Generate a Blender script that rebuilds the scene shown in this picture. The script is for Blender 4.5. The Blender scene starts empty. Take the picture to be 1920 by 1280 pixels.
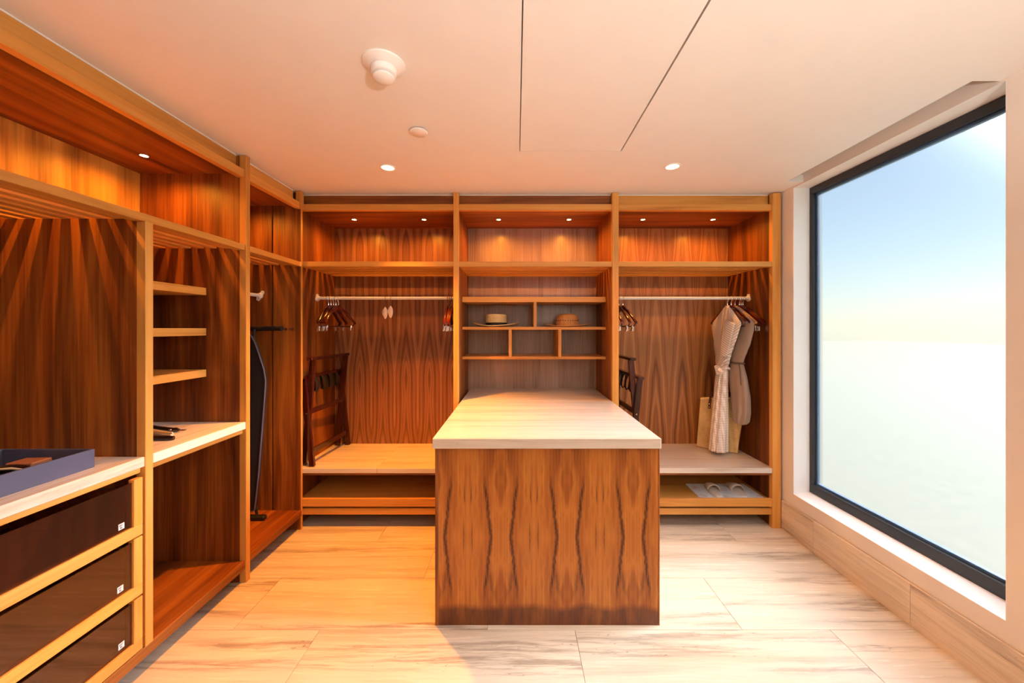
import bpy, bmesh, math, random
from mathutils import Vector, Matrix, Euler

random.seed(7)
S = bpy.context.scene
COL = S.collection
PI = math.pi

# ------------------------------------------------------------------ camera
FPX = 690.0
CAMZ = 1.484
cam_d = bpy.data.cameras.new('camera')
cam = bpy.data.objects.new('camera', cam_d)
COL.objects.link(cam)
cam.location = (0, 0, CAMZ)
cam.rotation_euler = (PI / 2, 0, 0)
cam_d.sensor_width = 36.0
cam_d.lens = FPX / 1920 * 36.0
cam_d.shift_x = -8 / 1920
cam_d.shift_y = -24 / 1920
cam_d.clip_start = 0.02
S.camera = cam

# ------------------------------------------------------------------ view / world / daylight
S.view_settings.view_transform = 'Standard'
S.view_settings.look = 'None'
S.view_settings.gamma = 1.0
S.view_settings.exposure = 0.62
S.view_settings.use_curve_mapping = False
S.cycles.use_denoising = True
S.cycles.max_bounces = 8
S.cycles.diffuse_bounces = 4
S.cycles.adaptive_threshold = 0.04
S.cycles.transparent_max_bounces = 12
S.cycles.sample_clamp_indirect = 6.0

SUN_EL, SUN_AZ = math.radians(22), math.radians(5)
w = bpy.data.worlds.new('world'); S.world = w; w.use_nodes = True
nt = w.node_tree; nt.nodes.clear()
sky = nt.nodes.new('ShaderNodeTexSky'); sky.sky_type = 'NISHITA'
sky.sun_disc = False
sky.sun_elevation = SUN_EL
sky.sun_rotation = math.radians(90)
sky.air_density = 1.0; sky.dust_density = 0.3; sky.ozone_density = 3.0
bgn = nt.nodes.new('ShaderNodeBackground'); bgn.inputs[1].default_value = 0.100
wo = nt.nodes.new('ShaderNodeOutputWorld')
nt.links.new(sky.outputs[0], bgn.inputs[0]); nt.links.new(bgn.outputs[0], wo.inputs[0])

sd = bpy.data.lights.new('sun', 'SUN'); sd.energy = 21.0; sd.angle = math.radians(34); sd.color = (0.88, 0.94, 1.0)
sun = bpy.data.objects.new('sun', sd); COL.objects.link(sun)
_dir = Vector((-math.cos(SUN_EL) * math.cos(SUN_AZ), -math.cos(SUN_EL) * math.sin(SUN_AZ), -math.sin(SUN_EL)))
sun.rotation_euler = _dir.to_track_quat('-Z', 'Y').to_euler()
sun.location = (6, 2, 6)

AMBER = (1.0, 0.36, 0.025)      # light of the small wardrobe lamps
AMBER_DEEP = (1.0, 0.31, 0.012) # light of the ceiling downlights
P_CEIL, P_SOFFIT, P_UP = 80.0, 10.0, 84.0   # lamp watts

# ------------------------------------------------------------------ scene helpers
ORG = {}
def thing(name, label, cat, loc=(0, 0, 0), rotz=0.0, group=None):
    o = bpy.data.objects.new(name, None)
    COL.objects.link(o)
    o.empty_display_size = 0.05
    o.location = loc; o.rotation_euler = (0, 0, rotz)
    o['label'] = label; o['category'] = cat
    if group: o['group'] = group
    ORG[o.name] = Vector(loc)
    return o

def link_mesh(name, bm, mats, parent=None, smooth=False, world=True):
    """bm in world coordinates (world=True) or in the parent's own coordinates."""
    if parent is not None and world:
        bmesh.ops.translate(bm, verts=bm.verts, vec=-ORG[parent.name])
    me = bpy.data.meshes.new(name)
    bmesh.ops.recalc_face_normals(bm, faces=bm.faces)
    bm.to_mesh(me); bm.free()
    if not isinstance(mats, (list, tuple)): mats = [mats]
    for m in mats: me.materials.append(M[m] if isinstance(m, str) else m)
    if smooth:
        for p in me.polygons: p.use_smooth = True
        try: me.set_sharp_from_angle(angle=math.radians(42))
        except Exception: pass
    o = bpy.data.objects.new(name, me)
    COL.objects.link(o)
    if parent is not None:
        o.parent = parent
        ORG[o.name] = ORG[parent.name]
    else:
        ORG[o.name] = Vector((0, 0, 0))
    return o

def tag(o, label, cat, group=None):
    o['label'] = label; o['category'] = cat
    if group: o['group'] = group
    return o

def struct(o, label=None):
    o['kind'] = 'structure'
    if label: o['label'] = label
    return o

def center_origin(o):
    """move a top-level mesh's origin to the base centre of its bounds"""
    me = o.data
    xs = [v.co.x for v in me.vertices]; ys = [v.co.y for v in me.vertices]; zs = [v.co.z for v in me.vertices]
    c = Vector(((min(xs) + max(xs)) / 2, (min(ys) + max(ys)) / 2, min(zs)))
    me.transform(Matrix.Translation(-c)); o.location = o.location + c
    ORG[o.name] = o.location.copy()
    return o

def copy_tree(o, parent=None):
    c = o.copy(); COL.objects.link(c)
    if parent is not None: c.parent = parent
    for ch in o.children: copy_tree(ch, c)
    return c

# ------------------------------------------------------------------ mesh helpers
def box(bm, x0, x1, y0, y1, z0, z1, bev=0.0, mi=0):
    vs = [bm.verts.new((x, y, z)) for x in (x0, x1) for y in (y0, y1) for z in (z0, z1)]
    idx = [(0, 1, 3, 2), (4, 6, 7, 5), (0, 4, 5, 1), (2, 3, 7, 6), (0, 2, 6, 4), (1, 5, 7, 3)]
    fs = [bm.faces.new([vs[i] for i in f]) for f in idx]
    for f in fs: f.material_index = mi
    if bev > 0:
        es = list({e for f in fs for e in f.edges})
        bmesh.ops.recalc_face_normals(bm, faces=fs)
        bmesh.ops.bevel(bm, geom=es, offset=bev, segments=1, profile=0.5, affect='EDGES', clamp_overlap=True)
    return bm

def hexa(bm, p, mi=0):
    """8 points: bottom 4 ccw, top 4 ccw"""
    vs = [bm.verts.new(q) for q in p]
    for f in ((3, 2, 1, 0), (4, 5, 6, 7), (0, 1, 5, 4), (1, 2, 6, 5), (2, 3, 7, 6), (3, 0, 4, 7)):
        fc = bm.faces.new([vs[i] for i in f]); fc.material_index = mi
    return bm

def tube(bm, pts, r, seg=10, cap=True, flat=1.0, mi=0, up=None):
    pts = [Vector(p) for p in pts]
    n = len(pts); rings = []
    rad = r if isinstance(r, (list, tuple)) else [r] * n
    prev = None
    for i, p in enumerate(pts):
        t = (pts[min(i + 1, n - 1)] - pts[max(i - 1, 0)])
        if t.length < 1e-9: t = Vector((0, 0, 1))
        t.normalize()
        if prev is None:
            a = Vector(up) if up is not None else (Vector((0, 0, 1)) if abs(t.z) < 0.9 else Vector((1, 0, 0)))
            u = (a - t * a.dot(t)).normalized()
        else:
            u = (prev - t * prev.dot(t))
            u = u.normalized() if u.length > 1e-6 else t.orthogonal().normalized()
        prev = u
        v = t.cross(u)
        rings.append([bm.verts.new(p + u * (math.cos(2 * PI * k / seg) * rad[i]) + v * (math.sin(2 * PI * k / seg) * rad[i] * flat)) for k in range(seg)])
    for i in range(n - 1):
        for k in range(seg):
            f = bm.faces.new((rings[i][k], rings[i][(k + 1) % seg], rings[i + 1][(k + 1) % seg], rings[i + 1][k]))
            f.material_index = mi
    if cap:
        f = bm.faces.new(rings[0][::-1]); f.material_index = mi
        f = bm.faces.new(rings[-1]); f.material_index = mi
    return bm

def lathe(bm, prof, c=(0, 0, 0), seg=32, sx=1.0, sy=1.0, mi=0, closed=False):
    c = Vector(c); rings = []
    for r, z in prof:
        if r < 1e-6: rings.append([bm.verts.new(c + Vector((0, 0, z)))])
        else: rings.append([bm.verts.new(c + Vector((math.cos(2 * PI * k / seg) * r * sx, math.sin(2 * PI * k / seg) * r * sy, z))) for k in range(seg)])
    pairs = list(zip(rings[:-1], rings[1:]))
    if closed: pairs.append((rings[-1], rings[0]))
    for a, b in pairs:
        if len(a) == 1 and len(b) == 1: continue
        for k in range(seg):
            k2 = (k + 1) % seg
            if len(a) == 1: f = bm.faces.new((a[0], b[k2], b[k]))
            elif len(b) == 1: f = bm.faces.new((a[k], a[k2], b[0]))
            else: f = bm.faces.new((a[k], a[k2], b[k2], b[k]))
            f.material_index = mi
    return bm

def loft(bm, rings, cap0=True, cap1=True, mi=0):
    vr = [[bm.verts.new(p) for p in r] for r in rings]
    n = len(vr[0])
    for a, b in zip(vr[:-1], vr[1:]):
        for k in range(n):
            f = bm.faces.new((a[k], a[(k + 1) % n], b[(k + 1) % n], b[k])); f.material_index = mi
    if cap0: bm.faces.new(vr[0][::-1]).material_index = mi
    if cap1: bm.faces.new(vr[-1]).material_index = mi
    return bm

def prism(bm, pts, vec, mi=0):
    vec = Vector(vec)
    a = [bm.verts.new(Vector(p)) for p in pts]; b = [bm.verts.new(Vector(p) + vec) for p in pts]
    n = len(a)
    bm.faces.new(a[::-1]).material_index = mi; bm.faces.new(b).material_index = mi
    for k in range(n):
        bm.faces.new((a[k], a[(k + 1) % n], b[(k + 1) % n], b[k])).material_index = mi
    return bm

def part_box(name, parent, mat, x0, x1, y0, y1, z0, z1, bev=0.002):
    return link_mesh(name, box(bmesh.new(), x0, x1, y0, y1, z0, z1, bev), mat, parent)

# ------------------------------------------------------------------ materials
M = {}
class NB:
    def __init__(self, name):
        m = bpy.data.materials.new(name); m.use_nodes = True
        self.m = m; self.t = m.node_tree; self.t.nodes.clear()
        self.out = self.n('ShaderNodeOutputMaterial'); M[name] = m
    def n(self, ty, **kw):
        nd = self.t.nodes.new(ty)
        for k, v in kw.items(): setattr(nd, k, v)
        return nd
    def l(self, a, b): self.t.links.new(a, b)
    def setin(self, sock, v):
        if hasattr(v, 'is_output') or isinstance(v, bpy.types.NodeSocket): self.l(v, sock)
        else: sock.default_value = v
    def math(self, op, a, b=0.0, c=0.0, clamp=False):
        nd = self.n('ShaderNodeMath', operation=op, use_clamp=clamp)
        for i, v in enumerate((a, b, c)): self.setin(nd.inputs[i], v)
        return nd.outputs[0]
    def vmath(self, op, a, b=(0, 0, 0)):
        nd = self.n('ShaderNodeVectorMath', operation=op)
        self.setin(nd.inputs[0], a); self.setin(nd.inputs[1], b)
        return nd.outputs[0]
    def obj(self): return self.n('ShaderNodeTexCoord').outputs['Object']
    def rnd(self): return self.n('ShaderNodeObjectInfo').outputs['Random']
    def sep(self, v):
        nd = self.n('ShaderNodeSeparateXYZ'); self.l(v, nd.inputs[0]); return nd.outputs
    def comb(self, x, y, z):
        nd = self.n('ShaderNodeCombineXYZ')
        for i, v in enumerate((x, y, z)): self.setin(nd.inputs[i], v)
        return nd.outputs[0]
    def noise(self, v, scale=1.0, detail=2.0, rough=0.5, dist=0.0, dim='3D'):
        nd = self.n('ShaderNodeTexNoise', noise_dimensions=dim)
        if dim == '1D': self.setin(nd.inputs['W'], v)
        else: self.l(v, nd.inputs['Vector'])
        nd.inputs['Scale'].default_value = scale; nd.inputs['Detail'].default_value = detail
        nd.inputs['Roughness'].default_value = rough; nd.inputs['Distortion'].default_value = dist
        return nd.outputs[0]
    def ramp(self, f, stops, interp='LINEAR'):
        nd = self.n('ShaderNodeValToRGB'); r = nd.color_ramp; r.interpolation = interp
        while len(r.elements) < len(stops): r.elements.new(0.5)
        for e, (p, c) in zip(r.elements, stops):
            e.position = p; e.color = tuple(c) + ((1,) if len(c) == 3 else ())
        self.setin(nd.inputs[0], f)
        return nd.outputs[0]
    def mapr(self, f, a, b, c=0.0, d=1.0):
        nd = self.n('ShaderNodeMapRange'); self.setin(nd.inputs[0], f)
        for i, v in enumerate((a, b, c, d)): nd.inputs[1 + i].default_value = v
        return nd.outputs[0]
    def mix(self, f, a, b, mode='MIX'):
        nd = self.n('ShaderNodeMix', data_type='RGBA', blend_type=mode)
        self.setin(nd.inputs[0], f)
        for s, v in ((nd.inputs[6], a), (nd.inputs[7], b)):
            if isinstance(v, (tuple, list)): v = tuple(v) + ((1,) if len(v) == 3 else ())
            self.setin(s, v)
        return nd.outputs[2]
    def bump(self, h, strength=0.2, dist=0.002):
        nd = self.n('ShaderNodeBump'); nd.inputs['Strength'].default_value = strength
        nd.inputs['Distance'].default_value = dist; self.l(h, nd.inputs['Height'])
        return nd.outputs[0]
    def bsdf(self, color, rough=0.5, spec=0.5, metal=0.0, normal=None, coat=0.0, sheen=0.0):
        nd = self.n('ShaderNodeBsdfPrincipled')
        if isinstance(color, (tuple, list)): color = tuple(color) + ((1,) if len(color) == 3 else ())
        self.setin(nd.inputs['Base Color'], color); self.setin(nd.inputs['Roughness'], rough)
        nd.inputs['Metallic'].default_value = metal; nd.inputs['Specular IOR Level'].default_value = spec
        nd.inputs['Coat Weight'].default_value = coat; nd.inputs['Coat Roughness'].default_value = 0.12
        nd.inputs['Sheen Weight'].default_value = sheen
        if normal is not None: self.l(normal, nd.inputs['Normal'])
        self.l(nd.outputs[0], self.out.inputs[0])
        return nd

def plain(name, c, rough=0.5, metal=0.0, spec=0.5, coat=0.0, var=0.04):
    b = NB(name)
    n = b.noise(b.obj(), 6.0, 3.0)
    col = b.mix(b.mapr(n, 0.3, 0.7), tuple(x * (1 - var) for x in c), tuple(min(1, x * (1 + var)) for x in c))
    b.bsdf(col, rough, spec, metal, None, coat)
    return M[name]

def wood(name, axis, dark, mid, light, band=9.0, fine=110.0, along=0.55, figure=0.0, rough=0.44, streak=0.35, coat=0.0, leaf=0.29, phase=0.0):
    """axis = grain direction 'x','y','z'. figure>0 gives book-matched cathedral leaves across the first other axis."""
    b = NB(name)
    o = b.obj(); r = b.rnd()
    sx, sy, sz = b.sep(o)
    if axis == 'z': g, u, v = sz, sx, sy
    elif axis == 'x': g, u, v = sx, sy, sz
    else: g, u, v = sy, sx, sz
    uv_ = b.math('ADD', u, b.math('MULTIPLY', v, 0.93))       # works on faces of either orientation
    r10 = b.math('MULTIPLY', r, 37.0)
    if figure > 0:
        uu = b.math('PINGPONG', b.math('ADD', uv_, phase), leaf)
        wob = b.noise(b.comb(b.math('MULTIPLY', uu, 3.0), b.math('MULTIPLY', g, 1.1), r10), 1.0, 2.0)
        par = b.math('ADD', b.math('MULTIPLY', b.math('POWER', uu, 1.25), 50.0), b.math('MULTIPLY', g, 1.0 * figure))
        f = b.math('ADD', par, b.math('MULTIPLY', wob, 3.6))
        bandv = b.noise(b.math('ADD', b.math('MULTIPLY', f, 0.95), r10), 1.0, 3.0, 0.62, 0, '1D')
        uvx = uu
    else:
        uvx = uv_
        wob = b.noise(b.comb(b.math('MULTIPLY', uvx, 2.2), b.math('MULTIPLY', g, 0.9), r10), 1.0, 2.0)
        f = b.math('ADD', b.math('MULTIPLY', uvx, band), b.math('MULTIPLY', wob, 1.6))
        bandv = b.noise(b.comb(f, b.math('MULTIPLY', g, along), r10), 1.0, 3.0, 0.6)
    finev = b.noise(b.comb(b.math('MULTIPLY', uvx, fine), b.math('MULTIPLY', g, 2.2), r10), 1.0, 3.0, 0.6)
    strk = b.noise(b.comb(b.math('MULTIPLY', uvx, 34.0), b.math('MULTIPLY', g, 0.9), b.math('ADD', r10, 5.0)), 1.0, 2.0, 0.5)
    tone = b.math('ADD', b.math('MULTIPLY', bandv, 0.72), b.math('MULTIPLY', finev, 0.28))
    col = b.ramp(tone, [(0.30, dark), (0.46, mid), (0.58, tuple((a + c) / 2 for a, c in zip(mid, light))), (0.74, light)])
    sm = b.mapr(strk, 0.60, 0.74)
    col = b.mix(b.math('MULTIPLY', sm, streak), col, tuple(x * 0.45 for x in dark))
    # piece to piece tone
    tv = b.mapr(r, 0.0, 1.0, 0.86, 1.12)
    col = b.vmath('MULTIPLY', col, b.comb(tv, tv, tv))
    nrm = b.bump(finev, 0.10, 0.0015)
    b.bsdf(col, b.mapr(finev, 0.2, 0.8, rough * 0.85, rough * 1.25), 0.5 if coat else 0.38, 0, nrm, coat)
    return M[name]

VD, VM, VL = (0.040, 0.010, 0.003), (0.175, 0.045, 0.0065), (0.46, 0.158, 0.024)
for ax in 'xyz':
    wood('veneer_' + ax, ax, VD, VM, VL, band=11)
    wood('honey_' + ax, ax, (0.38, 0.135, 0.022), (0.61, 0.27, 0.052), (0.76, 0.39, 0.10), band=8, streak=0.12, rough=0.36)
wood('veneer_flame', 'z', (0.075, 0.026, 0.012), (0.20, 0.075, 0.030), (0.36, 0.160, 0.068), figure=2.0, leaf=0.105, phase=0.06, rough=0.30, streak=0.25)
wood('veneer_gold_lit', 'z', (0.17, 0.06, 0.010), (0.42, 0.185, 0.028), (0.68, 0.37, 0.07), band=15, streak=0.4)  # gold-streaked veneer; the soffit lamp's glow is put into its colour
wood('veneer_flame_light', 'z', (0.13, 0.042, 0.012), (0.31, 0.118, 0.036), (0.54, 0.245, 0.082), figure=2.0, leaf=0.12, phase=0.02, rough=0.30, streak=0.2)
wood('veneer_glare', 'z', (0.21, 0.125, 0.09), (0.36, 0.235, 0.17), (0.50, 0.35, 0.265), band=13, rough=0.26, streak=0.15)  # paler, greyed veneer: glare on the glossy back panel put into the colour
wood('mahogany', 'z', (0.012, 0.003, 0.002), (0.032, 0.005, 0.004), (0.07, 0.009, 0.006), band=18, rough=0.22, streak=0.2, coat=0.5)
wood('hanger_wood', 'y', (0.03, 0.004, 0.003), (0.075, 0.007, 0.005), (0.15, 0.016, 0.009), band=18, rough=0.18, streak=0.1, coat=0.7)
wood('hanger_lit', 'y', (0.35, 0.13, 0.03), (0.52, 0.22, 0.06), (0.66, 0.32, 0.10), band=18, rough=0.2, streak=0.1, coat=0.6)  # paler hanger wood, the orange light on it put into the colour

def island_front():
    b = NB('island_veneer')
    sx, sy, sz = b.sep(b.obj())
    half = 0.1655
    x0 = -0.2425                       # a mirror axis
    u = b.math('PINGPONG', b.math('SUBTRACT', sx, x0 - 0.156), half)
    v = b.math('SUBTRACT', sz, 0.44)
    va = b.math('ABSOLUTE', v)
    n1 = b.noise(b.comb(b.math('MULTIPLY', u, 6.0), b.math('MULTIPLY', va, 3.0), 3.3), 1.0, 3.0, 0.55)
    f = b.math('ADD', b.math('MULTIPLY', u, 15.0), b.math('MULTIPLY', n1, 2.2))
    bandv = b.noise(b.comb(f, b.math('MULTIPLY', va, 1.2), 1.7), 1.0, 3.0, 0.6)
    finev = b.noise(b.comb(b.math('MULTIPLY', u, 130.0), b.math('MULTIPLY', va, 2.4), 9.1), 1.0, 3.0, 0.6)
    tone = b.math('ADD', b.math('MULTIPLY', bandv, 0.70), b.math('MULTIPLY', finev, 0.30))
    # heart of each diamond is lighter
    heart = b.mapr(b.math('ADD', u, b.math('MULTIPLY', va, 0.08)), 0.02, 0.15, 0.13, -0.05)
    tone = b.math('ADD', tone, heart)
    col = b.ramp(tone, [(0.30, (0.15, 0.038, 0.007)), (0.46, (0.33, 0.100, 0.016)), (0.60, (0.50, 0.185, 0.030)), (0.78, (0.64, 0.280, 0.050))])
    def blob(mask_u, w_u, lo, hi, strength, jitter=0.018):
        j = b.math('MULTIPLY', b.math('SUBTRACT', b.noise(b.comb(0.0, b.math('MULTIPLY', va, 26.0), 2.0), 1.0, 3.0, 0.7), 0.5), jitter)
        d = b.math('ABSOLUTE', b.math('SUBTRACT', u, b.math('ADD', mask_u, j)))
        m = b.mapr(d, 0.0, w_u, 1.0, 0.0)
        vm = b.math('MULTIPLY', b.mapr(va, lo - 0.03, lo, 0.0, 1.0), b.mapr(va, hi, hi + 0.10, 1.0, 0.0))
        nn = b.mapr(b.noise(b.comb(b.math('MULTIPLY', u, 160.0), b.math('MULTIPLY', va, 14.0), 5.0), 1.0, 2.0, 0.6), 0.30, 0.55)
        return b.math('MULTIPLY', b.math('MULTIPLY', m, vm), b.math('MULTIPLY', nn, strength), clamp=True)
    line = b.math('SUBTRACT', 0.118, b.math('MULTIPLY', b.math('POWER', b.math('MINIMUM', va, 0.35), 0.9), 0.105))
    m1 = blob(line, 0.013, -0.2, 0.22, 1.3)
    m2 = blob(0.021, 0.006, -0.2, 0.012, 0.95, 0.006)
    m3 = blob(0.017, 0.006, 0.185, 0.20, 0.95, 0.006)
    up = b.mapr(v, -0.05, 0.0)                       # the upper knots exist on the upper half only
    m3 = b.math('MULTIPLY', m3, up)
    low = b.math('SUBTRACT', 1.0, up)
    m4 = b.math('MULTIPLY', blob(b.math('ADD', 0.09, b.math('MULTIPLY', va, 0.12)), 0.016, 0.19, 0.235, 0.85), low)
    m = b.math('MAXIMUM', b.math('MAXIMUM', m1, m2), b.math('MAXIMUM', m3, m4))
    col = b.mix(b.math('MULTIPLY', m, 0.9), col, (0.035, 0.009, 0.005))
    # dark water stain along the foot, with its own ragged outline
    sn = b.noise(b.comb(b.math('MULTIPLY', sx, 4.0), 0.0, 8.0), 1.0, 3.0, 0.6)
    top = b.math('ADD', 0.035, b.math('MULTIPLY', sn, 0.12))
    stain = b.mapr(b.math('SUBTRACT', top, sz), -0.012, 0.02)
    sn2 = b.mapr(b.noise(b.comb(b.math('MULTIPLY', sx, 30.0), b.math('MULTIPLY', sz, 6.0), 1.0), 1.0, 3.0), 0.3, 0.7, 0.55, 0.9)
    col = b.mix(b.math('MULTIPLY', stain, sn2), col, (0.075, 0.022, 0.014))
    b.bsdf(col, b.mapr(finev, 0.2, 0.8, 0.30, 0.44), 0.35, 0, b.bump(finev, 0.08, 0.0015), 0.0)
island_front()

def travertine(name, axis='x', light=(0.65, 0.57, 0.455), mid=(0.50, 0.40, 0.29), dark=(0.25, 0.19, 0.14), streak=0.8, rough=0.22, bands=9.0):
    b = NB(name)
    sx, sy, sz = b.sep(b.obj()); r = b.math('MULTIPLY', b.rnd(), 23.0)
    if axis == 'x': a, c = sx, b.math('ADD', sy, sz)
    else: a, c = sy, b.math('ADD', sx, sz)
    wob = b.noise(b.comb(b.math('MULTIPLY', a, 1.2), b.math('MULTIPLY', c, 5.0), r), 1.0, 5.0, 0.62)
    cc = b.math('ADD', b.math('MULTIPLY', c, bands), b.math('MULTIPLY', wob, 0.5))
    n1 = b.noise(b.comb(b.math('MULTIPLY', a, 0.4), cc, r), 1.0, 5.0, 0.62)
    n2 = b.noise(b.comb(b.math('MULTIPLY', a, 3.0), b.math('MULTIPLY', cc, 6.0), r), 1.0, 4.0, 0.65)
    tone = b.math('ADD', b.math('MULTIPLY', n1, 0.7), b.math('MULTIPLY', n2, 0.3))
    col = b.ramp(tone, [(0.33, mid), (0.47, light), (0.56, tuple(min(1, x * 1.05) for x in light)), (0.68, mid)])
    st = b.mapr(b.noise(b.comb(b.math('MULTIPLY', a, 0.5), b.math('MULTIPLY', cc, 0.95), b.math('ADD', r, 7.0)), 1.0, 4.0, 0.6), 0.52, 0.62)
    st2 = b.mapr(n2, 0.40, 0.60)
    col = b.mix(b.math('MULTIPLY', b.math('MULTIPLY', st, st2), streak), col, dark)
    pits = b.mapr(b.noise(b.comb(b.math('MULTIPLY', a, 28.0), b.math('MULTIPLY', c, 90.0), r), 1.0, 3.0, 0.7), 0.66, 0.72)
    pm = b.math('MULTIPLY', pits, b.math('MULTIPLY', st, 0.8))
    col = b.mix(pm, col, tuple(x * 0.45 for x in dark))
    b.bsdf(col, b.mapr(n2, 0.3, 0.7, rough * 0.8, rough * 1.4), 0.5, 0, b.bump(b.math('SUBTRACT', 1.0, pm), 0.2, 0.002))
travertine('travertine')
travertine('stone_top', 'x', (0.64, 0.575, 0.50), (0.53, 0.45, 0.37), (0.40, 0.30, 0.21), 0.5, 0.16, 8.0)
travertine('stone_counter', 'y', (0.80, 0.73, 0.64), (0.66, 0.52, 0.38), (0.44, 0.31, 0.2), 0.5, 0.2, 10.0)
travertine('stone_base', 'y', (0.76, 0.64, 0.50), (0.64, 0.50, 0.36), (0.32, 0.23, 0.15), 0.8, 0.25, 9.0)

plain('ceiling_paint', (0.83, 0.80, 0.75), 0.6, var=0.012)
plain('wall_paint', (0.83, 0.77, 0.70), 0.6, var=0.015)
plain('reveal_paint', (0.86, 0.85, 0.83), 0.55, var=0.01)
plain('grout', (0.36, 0.29, 0.22), 0.9)
plain('frame_metal', (0.018, 0.021, 0.027), 0.38, 0.0, 0.5)
plain('frame_gasket', (0.06, 0.13, 0.24), 0.35)
plain('white_plastic', (0.86, 0.84, 0.80), 0.35, var=0.01)
plain('white_metal', (0.80, 0.79, 0.78), 0.28, 0.0, 0.6, coat=0.3, var=0.01)
plain('chrome', (0.78, 0.78, 0.80), 0.16, 1.0, var=0.02)
plain('black_rubber', (0.012, 0.012, 0.014), 0.5)
plain('black_strap', (0.010, 0.009, 0.010), 0.65)
plain('dark_gap', (0.02, 0.009, 0.005), 0.7)
plain('navy_leather', (0.085, 0.085, 0.14), 0.42, var=0.08)
plain('tray_lining', (0.010, 0.010, 0.014), 0.7)
plain('cover_navy', (0.012, 0.014, 0.024), 0.75)
plain('cover_piping', (0.10, 0.09, 0.15), 0.6)
plain('leather_brown', (0.09, 0.022, 0.010), 0.4)
plain('tan_leather', (0.34, 0.12, 0.05), 0.45)
plain('blue_dish', (0.09, 0.13, 0.19), 0.25)
plain('dark_horn', (0.010, 0.006, 0.007), 0.2, coat=0.5)
plain('pale_wood', (0.60, 0.46, 0.26), 0.5)
plain('sachet_cream', (0.74, 0.62, 0.55), 0.6)
plain('hat_ribbon', (0.020, 0.012, 0.010), 0.6)
plain('taupe_cloth', (0.36, 0.265, 0.205), 0.85, var=0.06)
plain('taupe_cord', (0.12, 0.075, 0.05), 0.8)
plain('slipper_cloth', (0.70, 0.60, 0.50), 0.85, var=0.08)
plain('slipper_sole', (0.80, 0.76, 0.72), 0.7)
plain('sticker_white', (0.80, 0.80, 0.85), 0.5)
plain('sticker_mark', (0.03, 0.02, 0.03), 0.5)
plain('aluminium', (0.52, 0.50, 0.46), 0.4, 0.6)
plain('lawn', (0.152, 0.130, 0.066), 0.9, var=0.25)
plain('render_wall', (0.62, 0.60, 0.52), 0.9)

def paper():
    b = NB('printed_paper')
    n = b.noise(b.obj(), 14.0, 3.0)
    col = b.ramp(n, [(0.35, (0.62, 0.52, 0.45)), (0.50, (0.78, 0.78, 0.82)), (0.62, (0.70, 0.74, 0.82)), (0.72, (0.66, 0.56, 0.52))])
    b.bsdf(col, 0.35)
paper()

def straw(name, c1, c2, scale=90.0):
    b = NB(name)
    sx, sy, sz = b.sep(b.obj())
    a = b.math('ADD', b.math('ADD', sx, sy), 0.0)
    w1 = b.math('SINE', b.math('MULTIPLY', b.math('ADD', a, sz), scale * 4))
    w2 = b.math('SINE', b.math('MULTIPLY', b.math('SUBTRACT', a, sz), scale * 4))
    h = b.math('MULTIPLY', w1, w2)
    n = b.noise(b.obj(), 30.0, 3.0)
    f = b.math('ADD', b.mapr(h, -1, 1, 0.0, 0.5), b.math('MULTIPLY', n, 0.6))
    col = b.ramp(f, [(0.25, c2), (0.75, c1)])
    b.bsdf(col, 0.7, 0.3, 0, b.bump(h, 0.35, 0.002))
straw('straw_pale', (0.90, 0.70, 0.36), (0.70, 0.48, 0.18))
straw('straw_brown', (0.78, 0.40, 0.14), (0.52, 0.22, 0.06))
straw('straw_bag', (0.78, 0.56, 0.26), (0.55, 0.34, 0.12), 60.0)

def striped(name, vertical, sl=0.72):
    b = NB(name)
    sx, sy, sz = b.sep(b.obj())
    if vertical:
        a = b.math('SINE', b.math('MULTIPLY', b.math('ADD', sy, b.math('MULTIPLY', sx, 1.0)), 420.0))
        c = b.math('SINE', b.math('MULTIPLY', sz, 330.0))
        f = b.math('ADD', b.mapr(a, -0.8, 0.5, 0.0, 0.75), b.mapr(c, -0.2, 0.7, 0.0, 0.45), clamp=True)
    else:
        d = b.math('ADD', b.math('MULTIPLY', sz, 1.0), b.math('MULTIPLY', sy, sl))
        f = b.mapr(b.math('SINE', b.math('MULTIPLY', d, 330.0)), 0.0, 0.9, 0.0, 1.0)
    col = b.mix(f, (0.64, 0.53, 0.45), (0.90, 0.87, 0.84))
    b.bsdf(col, 0.85, 0.3)
striped('stripe_diagonal', False); striped('stripe_counter', False, -0.5); striped('stripe_plaid', True)

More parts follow.
